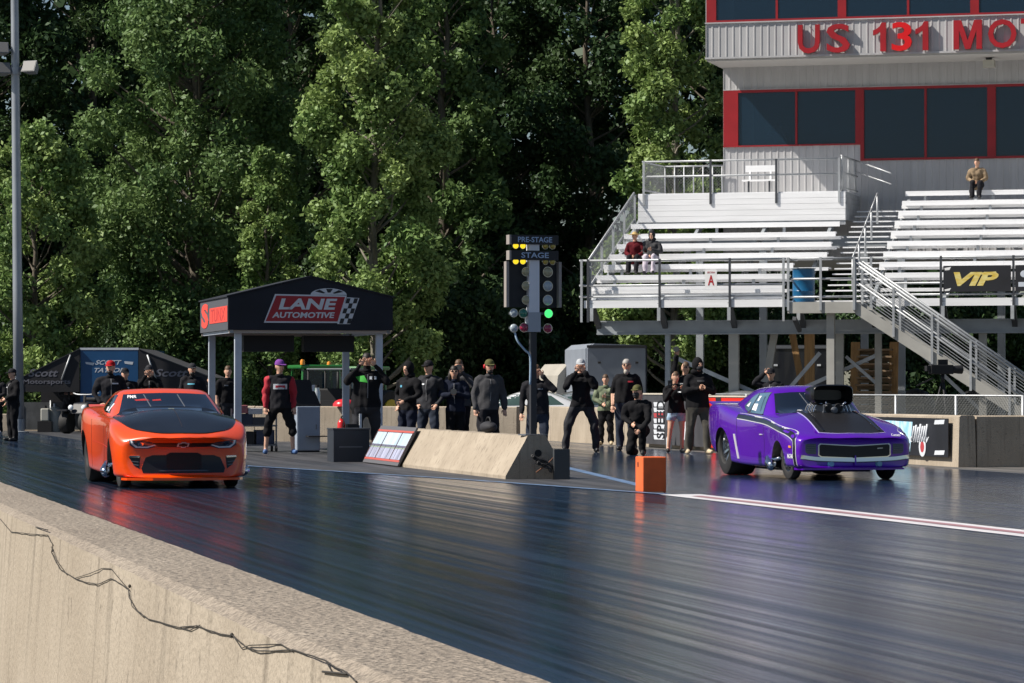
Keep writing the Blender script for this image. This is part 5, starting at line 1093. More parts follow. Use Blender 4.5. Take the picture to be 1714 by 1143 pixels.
# things held
M_phone = P('phone_black', (.01, .01, .012), .3)
def held(name, label, cat, p, sz, rz=0):
    t = thing(name, label, cat, p, rz); MB().box(-sz[0], sz[0], -sz[1], sz[1], -sz[2], sz[2]).build('case', M_phone, t, bevel=.003); MB().lathe([(.001, -.01), (min(sz) * 1.2 + .01, -.01), (min(sz) * 1.2 + .01, .01), (.001, .01)], (0, -sz[1], 0), (0, 1, 0), 14).build('lens', M_lens, t, 40)
held('phone', 'phone held up by the woman in denim shorts', 'phone', gpos(1130, 64) + Vector((-.12, -.42, 1.33)), (.04, .005, .075))
held('camera', 'camera held high above the group by the man behind', 'camera', gpos(1147, 68) + Vector((-.2, -.24, 2.06)), (.06, .04, .04))
held('camera', 'camera in the hands of the long-haired woman', 'camera', gpos(760, 62) + Vector((0, -.34, 1.19)), (.06, .05, .04))
held('camera', 'camera at the face of the tall man behind the long-haired woman', 'camera', gpos(768, 67) + Vector((0, -.3, 1.68)), (.06, .05, .04))
# ================================================================== start-line furniture
TH = TT
# concrete island barrier
ib = thing('barrier', 'sloped-sided beige concrete barrier on the island in front of the starting lights', 'barrier', TR(-43.9, 10.62), TH)
for k, (x0, x1) in enumerate(((-5.1, -.0), (-10.3, -5.11))):
    mb = MB(); pr_ = [(-.44, 0), (.44, 0), (.44, .05), (.17, .52), (.13, .60), (-.13, .60), (-.17, .52), (-.44, .05)]; n = 26
    for i in range(n + 1):
        x = x0 + (x1 - x0) * i / n
        for y, z in pr_: mb.v.append((x, y + rw.uniform(-.003, .003), z + (rw.uniform(-.004, .004) if z > .1 else 0)))
    for i in range(n):
        for j in range(8): a, b = i*8 + j, i*8 + (j+1) % 8; mb.f.append((a, b, b+8, a+8))
    mb.f += [tuple(range(8)), tuple(n*8 + j for j in range(8))]; mb.m = [0] * len(mb.f); mb.build('cast_block', M_con, ib)
MB().lathe([(.001, 0), (.05, 0), (.05, .006), (.001, .006)], (.0, .02, .36), (1, 0, 0), 14).build('lifting_socket', M_dark, ib)
cb = thing('cable_coil', 'dark heap of coiled cable against the shaded barrier end', 'cable', TR(-43.72, 10.62), TH); rc = random.Random(8)
for k in range(5):
    r0 = rc.uniform(.09, .17); MB().tube([(rc.uniform(-.01, .01) + .05 * k * .4, math.cos(t) * r0 + .05, .10 + .2 * abs(math.sin(t * .5)) * r0 / .15 + .02 * math.sin(3 * t)) for t in np.linspace(0, 6.0, 22)], .013, 6).build('loop', P('cable_black', (.015, .015, .017), .6), cb, True)
MB().tube([(.0, -.05, .1), (.05, .1, .22), (.02, .22, .34), (.0, .3, .1)], .012, 6).build('loop', P('cable_rust', (.16, .07, .04), .7), cb, True)
MB().box(.02, .10, .18, .40, 0, .42).build('metal_plate', P('plate_dark', (.05, .055, .06), .6), cb)

# advertising frame leaning on the barrier
pa_ = thing('advert_frame', 'framed panel with three pale blue panes and red trim leaning on the island barrier', 'panel', TR(-52.6, 10.10), TH)
def lean(x, y, d): return (x, .02 + y * .46 - d * .88, .01 + y * .89 + d * .44)
mb = MB(); mb.prism([(-1.5, 0), (1.5, 0), (1.5, .68), (-1.5, .68)], lean, .03); mb.build('backing', P('frame_grey', (.10, .10, .11), .6), pa_)
for y0 in (.06, .575): MB().prism([(-1.48, y0), (1.48, y0), (1.48, y0 + .035), (-1.48, y0 + .035)], lambda x, y, d: lean(x, y, .03 + d), .006).build('trim_strip', P('trim_red', (.45, .09, .07), .5), pa_)
pw = P('pane_pale', (.66, .76, .84), .25, var=.3, vs=2, vcol=(.45, .58, .72), stretch=(2, 1, 1)); pl_ = P('pane_lilac', (.45, .47, .62), .25, var=.3, vs=2.5, stretch=(3, 1, 1)); pd_ = P('pane_line', (.16, .16, .22), .3); pg_ = P('pane_green', (.30, .38, .28), .4)
for x0, x1 in ((-1.45, -.62), (-.58, .62), (.66, 1.45)):
    for y0, y1, mm in ((.10, .285, pl_), (.287, .305, pg_), (.307, .345, pd_), (.347, .565, pw)): MB().prism([(x0, y0), (x1, y0), (x1, y1), (x0, y1)], lambda x, y, d: lean(x, y, .031 + d), .004).build('pane', mm, pa_)
    for f in (.3, .72): MB().prism([(x0 + (x1-x0)*f, .11), (x0 + (x1-x0)*f + .012, .11), (x0 + (x1-x0)*f + .012, .33), (x0 + (x1-x0)*f, .33)], lambda x, y, d: lean(x, y, .036 + d), .003).build('print_mark', pd_, pa_)
for x in (-1.47, -.60, .64, 1.47): MB().prism([(x - .02, .09), (x + .02, .09), (x + .02, .58), (x - .02, .58)], lambda x_, y, d: lean(x_, y, .031 + d), .010).build('mullion', P('mullion_brown', (.09, .05, .05), .5), pa_)

bx = thing('cabinet', 'dark box-shaped cabinet on the ground at the end of the advert frame', 'cabinet', gp(582, 773), TH)
MB().box(-.30, .30, -.30, .32, 0, .55).build('case', P('cabinet_navy', (.022, .027, .038), .55, var=.2, vs=3), bx, bevel=.008); MB().box(-.31, .31, -.31, .33, .551, .575).build('lid', P('cabinet_lid', (.04, .045, .055), .5), bx)
MB().box(.301, .306, -.2, .2, .25, .27).build('handle', M_tubes, bx)

ob_ = thing('foam_block', 'orange upright foam block standing at the head of the centre line', 'block', gp(1089, 823), TH)
mb = MB(); mb.box(-.17, .17, -.145, .15, 0, .425); mb.build('block', P('foam_orange', (.75, .13, .03), .75, var=.15, vs=5), ob_, bevel=.012); MB().box(-.06, -.02, -.149, -.146, .30, .36).build('hand_slot', M_dark, ob_)

# starting lights
ct = thing('starting_lights', 'tall drag-strip starting light tree with PRE-STAGE and STAGE boards and one green lamp lit', 'starting lights', TR(-44.12, 10.62, .60), TH + rad(6))
M_lwhite = P('column_white', (.72, .74, .80), .45); M_blackp = P('panel_black', (.012, .013, .018), .55); M_flange = P('flange_grey', (.30, .27, .25), .5); zo = -.60
MB().box(-.04, .04, -.042, .042, 0, 1.42).build('pole', P('pole_dark', (.03, .03, .035), .5), ct); MB().box(-.16, .16, -.16, .16, .001, .02).build('base_plate', M_tubes, ct)
MB().box(-.06, .06, -.075, .075, 2.30 + zo, 3.26 + zo).build('column', M_lwhite, ct); MB().box(-.07, .07, -.09, .09, 2.03 + zo, 2.299 + zo).build('junction_box', P('box_grey', (.36, .39, .44), .5), ct)
for zc, wd, body in ((3.30, .345, 'PRE-STAGE'), (3.085, .345, 'STAGE')):
    MB().box(-.04, .09, -wd, wd, zc - .065 + zo, zc + .065 + zo).build('sign_box', M_blackp, ct); mb = MB(); tw_ = .50 if 'PRE' in body else .40
    text(mb, body, lambda x, y, d: (.091 + d, -tw_ / 2 + x, zc - .036 + zo + y), tw_, .075, .004, off=.012); mb.build('lettering', P('letter_blue_white', (.38, .50, .68), .5), ct); MB().box(-.04, .09, -wd - .03, -wd - .001, zc - .065 + zo, zc + .065 + zo).build('sign_end', M_flange, ct)
for sg in (-1, 1):
    MB().box(-.05, -.03, sg * .22 - .14, sg * .22 + .14, 2.37 + zo, 3.0 + zo).build('lamp_panel', M_blackp, ct); MB().box(-.05, .05, sg * .385 - .02, sg * .385 + .02, 2.37 + zo, 3.0 + zo).build('side_flange', M_flange, ct)
def bulb(y, z, r, m_, nm='lamp', x=.03):
    b_ = link(nm, None, ct); b_.location = (x, y, z + zo)
    MB().lathe([(.001, -.10), (r * .5, -.10), (r * .95, -.02), (r, .0), (r * .93, .0)], (0, 0, 0), (1, 0, 0), 18).build('reflector', M_alurim, b_, 40); MB().lathe([(r * .94, .0), (r * .8, .022), (r * .45, .036), (.001, .040)], (0, 0, 0), (1, 0, 0), 18).build('lens', m_, b_, True)
A_on = P('amber_small_lit', (.75, .52, .02), .2, emit=.8, ecol=(.95, .68, .02)); A_off = P('amber_small', (.40, .30, .03), .2, coat=1.0); CLR = P('amber_clear', (.36, .33, .20), .15, coat=1.0); CLR2 = P('clear_blue', (.36, .42, .46), .15, coat=1.0)
GRN = P('green_lit', (.05, .6, .12), .2, emit=1.0, ecol=(.06, .85, .18)); GRN0 = P('green_dim', (.01, .16, .10), .15, coat=1.0); RDL = P('red_dim', (.30, .012, .05), .2, coat=1.0)
for z in (3.215, 3.0):
    for y, mm in ((-.27, A_on), (-.165, A_on), (.165, A_off), (.27, A_off)): bulb(y, z, .042, mm, 'stage_lamp', .055)
for z, m1 in ((2.86, CLR), (2.665, CLR2), (2.47, CLR2)):
    bulb(.21, z, .072, m1); bulb(-.11, z, .062, CLR)
bulb(.22, 2.285, .062, GRN, 'green_lamp'); bulb(-.15, 2.285, .066, GRN0, 'green_lamp'); bulb(-.29, 2.29, .06, CLR2); bulb(.21, 2.08, .066, RDL, 'red_lamp'); bulb(-.14, 2.09, .066, RDL, 'red_lamp'); bulb(-.29, 2.08, .06, CLR2)
MB().box(-.03, .0, -.34, .30, 2.27 + zo, 2.30 + zo).build('lamp_bar', M_tubes, ct); MB().box(-.03, .0, -.34, .28, 2.07 + zo, 2.10 + zo).build('lamp_bar', M_tubes, ct)
MB().tube(smooth_line([(.02, -.27, 2.02 + zo), (.05, -.24, 1.90 + zo), (.06, -.14, 1.78 + zo), (.06, -.06, 1.68 + zo), (.055, -.06, 1.3 + zo)], 5), .014, 6).build('cable', P('cable_blue', (.30, .42, .55), .5), ct, True)

# canopy over the start line
cn = thing('canopy', 'black gabled canopy with red and white sponsor sign on grey posts over the start line', 'canopy', TR(-65.4, 10.80), TH)
M_fab = P('canopy_fabric', (.010, .013, .022), .8, var=.25, vs=2); M_post = P('canopy_post', (.52, .57, .66), .45, .2, var=.1, vs=3); fx, hw, z0, z1, z2 = 2.0, 1.63, 2.39, 3.03, 3.42
MB().prism([(-hw, z0), (hw, z0), (hw, z1), (0, z2), (-hw, z1)], lambda y, z, d: (fx - d, y, z), .04).build('front_gable', M_fab, cn); MB().prism([(-hw, z0), (hw, z0), (hw, z1), (0, z2), (-hw, z1)], lambda y, z, d: (-fx + d, y, z), .04).build('rear_gable', M_fab, cn)
M_sidef = P('side_fabric', (.07, .075, .09), .7)
for sg in (-1, 1):
    MB().box(-fx + .041, fx - .041, sg * hw - .02 * (sg > 0), sg * hw + .02 * (sg < 0), z0, z1).build('side_valance', M_sidef, cn); MB().add([(-fx - .03, sg * (hw + .03), z1 + .0), (fx + .03, sg * (hw + .03), z1), (fx + .03, 0, z2 + .012), (-fx - .03, 0, z2 + .012), (-fx - .03, sg * (hw + .03), z1 + .025), (fx + .03, sg * (hw + .03), z1 + .025), (fx + .03, 0, z2 + .037), (-fx - .03, 0, z2 + .037)], [(0,1,2,3), (7,6,5,4), (0,4,5,1), (1,5,6,2), (2,6,7,3), (3,7,4,0)]).build('roof_panel', M_fab, cn)
    for x in (-1.9, 1.75):
        MB().box(x - .06, x + .06, sg * 1.40 - .065, sg * 1.40 + .065, 0, z0 - .01).build('post', M_post, cn); MB().box(x - .13, x + .13, sg * 1.40 - .13, sg * 1.40 + .13, .004, .03).build('post_foot', M_post, cn)
    MB().bar((-1.95, sg * 1.55, z0 - .03), (1.95, sg * 1.55, z0 - .03), .06, .06).build('edge_beam', M_post, cn)
for x in (-1.96, 1.92): MB().bar((x, -1.6, z0 - .035), (x, 1.6, z0 - .035), .06, .06).build('edge_beam', P('beam_warm', (.40, .34, .30), .5), cn)
for y in (-.75, .45): MB().box(1.2, 1.5, y - .5, y + .5, z0 - .42, z0 - .10).build('hung_monitor', M_dark, cn)
F = lambda x0, zz: (lambda x, y, d: (fx + .003 + d, x0 + x, z0 + zz + y)); M_lr = P('logo_red', (.33, .012, .022), .5); M_lw = P('logo_white', (.60, .63, .68), .5); M_lb = P('logo_black', (.01, .012, .016), .5)
sgn = link('sponsor_sign', None, cn)
MB().prism([(-.93, .14), (.55, .14), (.71, .68), (-.71, .70)], F(0, 0), .006).build('border', M_lw, sgn); MB().prism([(-.895, .17), (.525, .17), (.675, .65), (-.685, .67)], F(0, 0), .010).build('red_field', M_lr, sgn)
MB().prism([(.52, .12), (.78, .12), (.96, .63), (.71, .645)], F(0, 0), .004).build('flag', M_lw, sgn)
for i in range(5):
    for j in range(3):
        if (i + j) % 2 == 0:
            q = lambda u, v: (.56 + .15 * v + u * (.225), .13 + v * .495); u0, u1, v0, v1 = j / 3, (j + 1) / 3, i / 5, (i + 1) / 5
            MB().prism([q(u0, v0), q(u1, v0), q(u1, v1), q(u0, v1)], lambda x, y, d: F(0, 0)(x, y, .004 + d), .004).build('flag_check', M_lb, sgn)
arc = [(.35 + .36 * math.cos(t), .69 + .13 * math.sin(t)) for t in np.linspace(0, math.pi, 13)]; MB().prism(arc, F(0, 0), .004).build('arch', M_lw, sgn)
for k in range(3):
    t0, t1 = math.pi * (.16 + .26 * k), math.pi * (.29 + .26 * k); A2 = lambda t, r_: (.35 + .36 * r_ * math.cos(t), .69 + .13 * r_ * math.sin(t)); MB().prism([A2(t0, .35), A2(t0, .92), A2(t1, .92), A2(t1, .35)], lambda x, y, d: F(0, 0)(x, y, .004 + d), .003).build('arch_check', M_lb, sgn)
mb = MB(); text(mb, 'LANE', F(-.64, .40), 1.16, .215, .016, shear=.18, off=.035); mb.build('lettering', M_lw, sgn); mb = MB(); text(mb, 'AUTOMOTIVE', F(-.77, .235), 1.24, .115, .016, shear=.18, off=.03); mb.build('lettering', M_lw, sgn)
side = link('side_sign', None, cn); FS = lambda x0, zz: (lambda x, y, d: (x0 + x, -hw - .003 - d, z0 + zz + y)); M_sr = P('side_red', (.75, .07, .05), .5); M_sr2 = P('side_red_dark', (.45, .04, .04), .5)
MB().prism([(-.55, .16), (1.93, .16), (1.93, .47), (-.55, .47)], FS(0, 0), .005).build('red_bar', M_sr, side); mb = MB(); text(mb, 'S', FS(-1.75, .08), 1.0, .5, .006, off=.05); mb.build('lettering', M_sr, side); mb = MB(); text(mb, 'TUNX', FS(-.35, .19), 2.0, .25, .008); mb.build('lettering', M_sr2, side)

# gear under the canopy
wc = thing('cupboard', 'pale blue-grey cupboard with a hinge side standing under the canopy', 'cupboard', gp(512, 757), TH); M_cup = P('cupboard_paint', (.30, .35, .43), .5, var=.1, vs=3)
MB().box(-.25, .25, -.22, .24, .04, .90).build('case', M_cup, wc, bevel=.01); MB().box(.251, .258, -.20, .22, .06, .88).build('door', M_cup, wc); MB().box(-.24, .24, -.21, .23, 0, .04).build('plinth', M_dark, wc); MB().box(.259, .28, .15, .165, .45, .55).build('handle', M_tubes, wc)
MB().box(.24, .62, -.05, .32, .31, .33).build('fold_shelf', M_dark, wc)
sc2 = thing('screen_unit', 'black hooded monitor standing on the pale cupboard', 'monitor', gp(512, 757) + Vector((0, 0, .90)), TH + rad(10)); MB().box(-.15, .15, -.28, .25, 0, .05).build('base', M_dark, sc2); MB().add([(-.2, -.3, .05), (.12, -.3, .05), (-.05, -.24, .52), (-.22, -.24, .52), (-.2, .25, .05), (.12, .25, .05), (-.05, .1, .52), (-.22, .1, .52)], [(0,1,2,3), (7,6,5,4), (0,4,5,1), (1,5,6,2), (2,6,7,3), (3,7,4,0)]).build('hood', M_dark, sc2); MB().box(.0, .03, .12, .17, .20, .42).build('white_label', M_lw, sc2)
fl = thing('flask', 'steel flask on the edge of the low wall under the canopy', 'flask', ad(531, 681, 75.0 - .4)); fl.location.z = .83; MB().lathe([(.001, 0), (.07, 0), (.07, .34), (.05, .38), (.05, .44), (.001, .44)], (0, 0, 0), (0, 0, 1), 16).build('body', P('flask_steel', (.5, .52, .52), .3, .6), fl, 40); MB().lathe([(.001, .44), (.055, .44), (.055, .50), (.001, .50)], (0, 0, 0), (0, 0, 1), 16).build('cap', M_dark, fl, 40)
rd = thing('helmet', 'red helmet resting on the low wall behind the canopy', 'helmet', ad(576, 681, 76.6)); rd.location.z = .83; MB().lathe([(.27, 0), (.265, .06), (.22, .12), (.14, .165), (.001, .18)], (0, 0, 0), (0, 0, 1), 20).build('shell', P('helmet_red', (.62, .012, .012), .3, coat=1.0), rd, True); MB().box(.16, .27, -.1, .02, .04, .11).build('vent', M_lw, rd)
gt = thing('equipment_cart', 'dark cart piled with gear beside the front left canopy post', 'cart', gp(425, 756), TH); rg = random.Random(4)
for z in (.12, .50): MB().box(-.3, .3, -.42, .42, z, z + .03).build('shelf', M_tubes, gt)
for x in (-.28, .28):
    for y in (-.4, .4): MB().bar((x, y, .06), (x, y, .85), .03, .03).build('upright', M_tubes, gt); MB().lathe([(.001, -.02), (.06, -.02), (.06, .02), (.001, .02)], (x, y, .06), (0, 1, 0), 12).build('caster', M_dark, gt)
for k, (y, z, w_, h_, c) in enumerate([(-.22, .53, .17, .22, (.02, .03, .06)), (.15, .53, .2, .15, (.03, .035, .05)), (-.2, .15, .18, .25, (.012, .012, .014)), (.2, .15, .18, .28, (.04, .05, .09)), (.0, .74, .14, .12, (.5, .5, .52)), (-.25, .76, .10, .16, (.35, .12, .13))]):
    MB().box(-.2, .2, y - w_, y + w_, z, z + h_).build('gear_box', P('gear_%d' % k, c, .6), gt, bevel=.01)
ck = thing('cooler', 'dark grey cooler box right of the canopy, below the hooded person', 'cooler', gp(664, 757), TH); MB().box(-.2, .2, -.22, .22, 0, .44).build('tub', P('cooler_grey', (.12, .13, .15), .6), ck, bevel=.02); MB().box(-.21, .21, -.23, .23, .441, .50).build('lid', P('cooler_lid', (.17, .18, .20), .6), ck, bevel=.01)
stt = thing('utility_stand', 'small black utility stand with a white post behind the dark cabinet', 'stand', gp(581, 768), TH); MB().box(-.15, .15, -.16, .20, .42, .46).build('top', M_dark, stt); MB().box(-.12, .12, -.02, .18, .05, .62).build('case', M_dark, stt); MB().box(.08, .12, .20, .24, 0, .80).build('white_post', M_lw, stt)
for y in (-.14, .17): MB().bar((0, y, 0), (0, y, .42), .03, .03).build('leg', M_tubes, stt)
fe = thing('fire_extinguisher', 'red fire extinguisher standing on the small black stand', 'extinguisher', gp(581, 768) + Vector((-.10, -.05, .461)), TH); MB().lathe([(.001, 0), (.065, 0), (.07, .02), (.07, .17), (.05, .22), (.025, .24), (.025, .26), (.001, .26)], (0, 0, 0), (0, 0, 1), 18).build('bottle', P('ext_red', (.6, .015, .015), .3, coat=.5), fe, 40); MB().bar((-.03, 0, .27), (.08, 0, .30), .02, .02).build('lever', M_dark, fe); MB().tube(smooth_line([(.03, 0, .26), (.10, .02, .24), (.11, .02, .10)]), .009, 6).build('hose', M_dark, fe, True)
bag = thing('gear_bag', 'black round-ended bag lying on top of the island barrier', 'bag', TR(-46.9, 10.62, .60), TH); MB().ell((0, 0, .085), (.26, .12, .085), 18, 10).build('bag', P('bag_black', (.02, .02, .025), .8), bag, True); MB().tube(smooth_line([(-.15, 0, .15), (-.08, 0, .22), (.08, 0, .22), (.15, 0, .15)]), .012, 6).build('strap', M_dark, bag, True)

# lamp post
lp_ = thing('lamp_post', 'tall grey steel lamp post with floodlights behind the left side of the track', 'lamp post', gpos(32, 92), 0); M_lp = P('lamp_steel', (.34, .37, .41), .45, .5, var=.12, vs=1.5)
MB().tube([(-.012 * z, 0, z) for z in (0, 4, 8, 12, 16, 20)], [.15, .135, .12, .11, .10, .09], 16).build('pole', M_lp, lp_, True); MB().lathe([(.001, .0), (.28, .0), (.28, .04), (.16, .06), (.155, .4)], (0, 0, 0), (0, 0, 1), 16).build('base', M_lp, lp_, 40)
for (x, z, a) in ((-.42, 10.72, 20), (-.38, 10.15, 25), (.47, 10.20, -25), (.25, 17.6, 0), (-.45, 17.6, 0)):
    h_ = link('floodlight', None, lp_); h_.location = (x - .12, -.1, z); h_.rotation_euler = (rad(-25), 0, rad(a))
    MB().add([(-.22, -.16, -.17), (.22, -.16, -.17), (.22, -.16, .17), (-.22, -.16, .17), (-.13, .14, -.10), (.13, .14, -.10), (.13, .14, .10), (-.13, .14, .10)], [(0,1,2,3), (7,6,5,4), (0,4,5,1), (1,5,6,2), (2,6,7,3), (3,7,4,0)]).build('housing', P('flood_housing', (.20, .21, .22), .7), h_); MB().box(-.20, .20, -.168, -.161, -.15, .15).build('glass', P('flood_glass', (.16, .16, .16), .6), h_)
    MB().bar((x - .12, 0, z), (-.012 * z, 0, z + .02), .05, .05).build('arm', M_lp, lp_)
MB().lathe([(.11, 10.05), (.16, 10.05), (.16, 10.25), (.11, 10.25)], (-.12, 0, 0), (0, 0, 1), 14).build('collar', M_lp, lp_, 40)

# ------------------------------------------------------------------ boards along the far wall
def wall_board(name, label, a0, a1, zb, zt, b, mat_):
    t = thing(name, label, 'banner', TR(a0, b, zb), TH); MB().box(0, a1 - a0, -.012, 0, 0, zt - zb).build('sheet', mat_, t); return t
def a_at(px, b):                                         # track coordinate where a sight line meets the plane b
    d = ray(px, 650); k = b / (d[0] * TY[0] + d[1] * TY[1]); return d[0] * k * TX[0] + d[1] * k * TX[1]
b1 = FB - .055; a1 = a_at(1588, b1); a0 = a1 - 4.6
t = wall_board('wall_banner', 'black banner with blue and white graphics near the wall end beside the purple car', a0, a1, .15, .77, b1, M_ban); W_ = a1 - a0; FW = lambda x, y, d: (x, -.0135 - d, y); M_bb = P('banner_blue', (.16, .50, .72), .5, var=.5, vs=3, vcol=(.7, .8, .86), stretch=(3, 1, 1))
MB().prism([(W_ - 3.6, .06), (W_ - 1.75, .06), (W_ - 1.62, .55), (W_ - 3.4, .57)], FW, .004).build('blue_field', M_bb, t); MB().prism([(W_ - 3.4, .16), (W_ - 1.75, .14), (W_ - 1.74, .20), (W_ - 3.4, .22)], lambda x, y, d: FW(x, y, .004 + d), .003).build('dark_line', M_ban, t)
rg = random.Random(6)
for k in range(7):
    x = W_ - 1.62 + k * .10; MB().tube([FW(x, .20 + rg.uniform(0, .05), .006), FW(x + .05, .34 + rg.uniform(0, .04), .006), FW(x + .10, .42 + rg.uniform(0, .12), .006)], .022, 5).build('scribble', M_lw, t, True)
mb = MB(); text(mb, 'outlaw', lambda x, y, d: FW(W_ - 1.75 + x, .22 + y, d), .9, .14, .006, shear=.3, off=.02); mb.build('lettering', M_lw, t)
MB().lathe([(.001, 0), (.16, 0), (.16, .006), (.001, .006)], FW(W_ - 1.15, .15, .004), (0, -1, 0), 24).build('emblem', M_lw, t, 40); MB().lathe([(.001, 0), (.09, 0), (.09, .008), (.001, .008)], FW(W_ - 1.15, .15, .004), (0, -1, 0), 20).build('emblem_centre', P('emblem_red', (.42, .05, .06), .5), t, 40)
for z in (.03, .52): MB().prism([(W_ - .62, z), (W_ - .18, z + .01), (W_ - .14, z + .08), (W_ - .58, z + .07)], FW, .004).build('corner_mark', M_lw, t)
b2 = FB - .10; a0, a1 = a_at(1078, b2), a_at(1192, b2)
t = wall_board('wall_banner', 'grey-black board with vertical white lettering behind the woman in denim shorts', a0, a1, .08, 1.12, b2, P('banner_grey', (.05, .05, .058), .6, var=.3, vs=2)); w2 = a1 - a0
MB().box(0, w2, -.03, .01, 1.041, 1.07).build('top_strip', P('strip_cream', (.55, .5, .42), .6), t)
for k in range(7):
    z = .10 + k * .115; MB().prism([(w2 * .17, z), (w2 * .32, z + .005), (w2 * .33, z + .095), (w2 * .16, z + .09)], FW, .004).build('letter_block', M_lw if k != 4 else P('emblem_red', (.42, .05, .06), .5), t)
mb = MB(); text(mb, 'SPEED', lambda x, y, d: FW(w2 * .33 - y, .12 + x, .0045 + d), .8, w2 * .12, .003, off=.02); mb.build('lettering', M_ban, t); MB().prism([(w2 * .60, .12), (w2 * .74, .14), (w2 * .76, .55), (w2 * .64, .60)], FW, .004).build('white_mark', M_lw, t)
a0, a1 = a_at(1186, b2), a_at(1262, b2)
t = wall_board('wall_banner', 'bright red board with black shapes at the tail of the purple car', a0, a1, .08, 1.08, b2 + .0, P('banner_red', (.72, .025, .012), .5)); w3_ = a1 - a0
MB().prism([(w3_ * .18, 0), (w3_ * .30, 0), (w3_ * .30, .995), (w3_ * .18, .995)], FW, .004).build('black_bar', M_ban, t); MB().prism([(0, .68), (w3_, .68), (w3_, .76), (0, .76)], FW, .004).build('black_bar', M_ban, t); MB().box(0, w3_, -.03, .01, 1.001, 1.03).build('top_strip', MATS['strip_cream'], t)
wb_ = thing('bottle', 'pale plastic bottle standing on the ground by the bare-legged woman', 'bottle', gp(1120, 752)); MB().lathe([(.001, 0), (.055, 0), (.06, .02), (.06, .22), (.03, .29), (.025, .33), (.001, .33)], (0, 0, 0), (0, 0, 1), 16).build('body', P('bottle_pale', (.5, .55, .58), .3), wb_, True); MB().lathe([(.001, .33), (.027, .33), (.027, .36), (.001, .36)], (0, 0, 0), (0, 0, 1), 12).build('cap', M_lw, wb_)

# fence behind the wall end
fn = thing('chain_fence', 'low chain-link fence with a steel top rail behind the far wall end', 'fence', TR(a_at(1712, 19.9), 19.9), TH); L_ = a_at(1712, 19.9) - a_at(1180, 19.9)
MB().tube([(-L_, 0, 1.13), (0, 0, 1.13)], .015, 8).build('top_rail', M_galv, fn, True)
for k in range(7): MB().tube([(-L_ * k / 6, 0, 0), (-L_ * k / 6, 0, 1.14)], .026, 8).build('post', M_galv, fn, True)
chain('wire_mesh', fn, (-L_, 0, .05), (0, 0, .05), 1.06, sp=.07, r=.0034, m=P('wire_dull', (.10, .11, .11), .6))

# video camera on a tripod
tp = thing('video_camera', 'black video camera on a tall tripod behind the chain-link fence', 'video camera', gpos(1578, 62.5), rad(20))
for k in range(3): t_ = k * 2.094 + .4; MB().tube([(0, 0, 1.42), (.18 * math.cos(t_), .18 * math.sin(t_), .75), (.36 * math.cos(t_), .36 * math.sin(t_), 0)], [.022, .02, .012], 8).build('leg', M_dark, tp, True)
MB().tube([(0, 0, 1.35), (0, 0, 1.52)], .035, 10).build('head', M_dark, tp, True); MB().box(-.28, .20, -.07, .07, 1.52, 1.70).build('camera_body', M_dark, tp, bevel=.015); MB().lathe([(.001, 0), (.07, 0), (.08, .12), (.085, .2), (.001, .2)], (.20, 0, 1.61), (1, 0, 0), 16).build('lens', M_dark, tp, 40); MB().box(-.1, .1, -.02, .02, 1.70, 1.80).build('carry_handle', M_dark, tp); MB().box(-.36, -.28, -.05, .05, 1.58, 1.68).build('viewfinder', M_dark, tp); MB().bar((-.2, .0, 1.45), (-.5, .1, 1.3), .025, .025).build('pan_bar', M_dark, tp)

# ------------------------------------------------------------------ behind the wall
# blue trailer end with black awnings
tY = 93.0; tl = thing('race_trailer', 'blue race trailer end with black awnings spread on both sides', 'trailer', gpos(183, tY), 0); M_tb = P('trailer_blue', (.010, .075, .20), .4, var=.1, vs=2); M_aw = P('awning_black', (.012, .012, .016), .7, var=.3, vs=2)
hwT = 0.815; MB().box(-hwT, hwT, 0, 7, .35, 2.38).build('box_body', M_tb, tl); MB().box(-hwT - .02, hwT + .02, -.02, .0, 2.34, 2.40).build('roof_trim', M_lw, tl); MB().box(-hwT, hwT, -.012, -.002, .40, 2.33).build('ramp_door', M_tb, tl); MB().box(-.7, .7, .5, 6.5, .1, .35).build('chassis', M_dark, tl)
for x in (-.72, .62):
    for y in (3.2, 4.1): MB().lathe([(.001, -.1), (.2, -.1), (.34, -.1), (.34, .1), (.2, .1), (.001, .1)], (x + .05, y, .34), (1, 0, 0), 20).build('wheel', M_tyre, tl, 40)
mb = MB(); text(mb, 'SCOTT', lambda x, y, d: (-.40 + x, -.0125 - d, 1.92 + y), .75, .13, .004, shear=.35, off=.02); text(mb, 'TAYLOR', lambda x, y, d: (-.42 + x, -.0125 - d, 1.70 + y), .85, .13, .004, shear=.35, off=.02); mb.prism([(-.66, 1.94), (-.45, 1.90), (-.42, 1.97), (-.68, 2.0)], lambda x, y, d: (x, -.0125 - d, y), .004); mb.prism([(.44, 1.95), (.66, 1.92), (.68, 2.0), (.42, 2.02)], lambda x, y, d: (x, -.0125 - d, y), .004); mb.build('lettering', M_lw, tl)
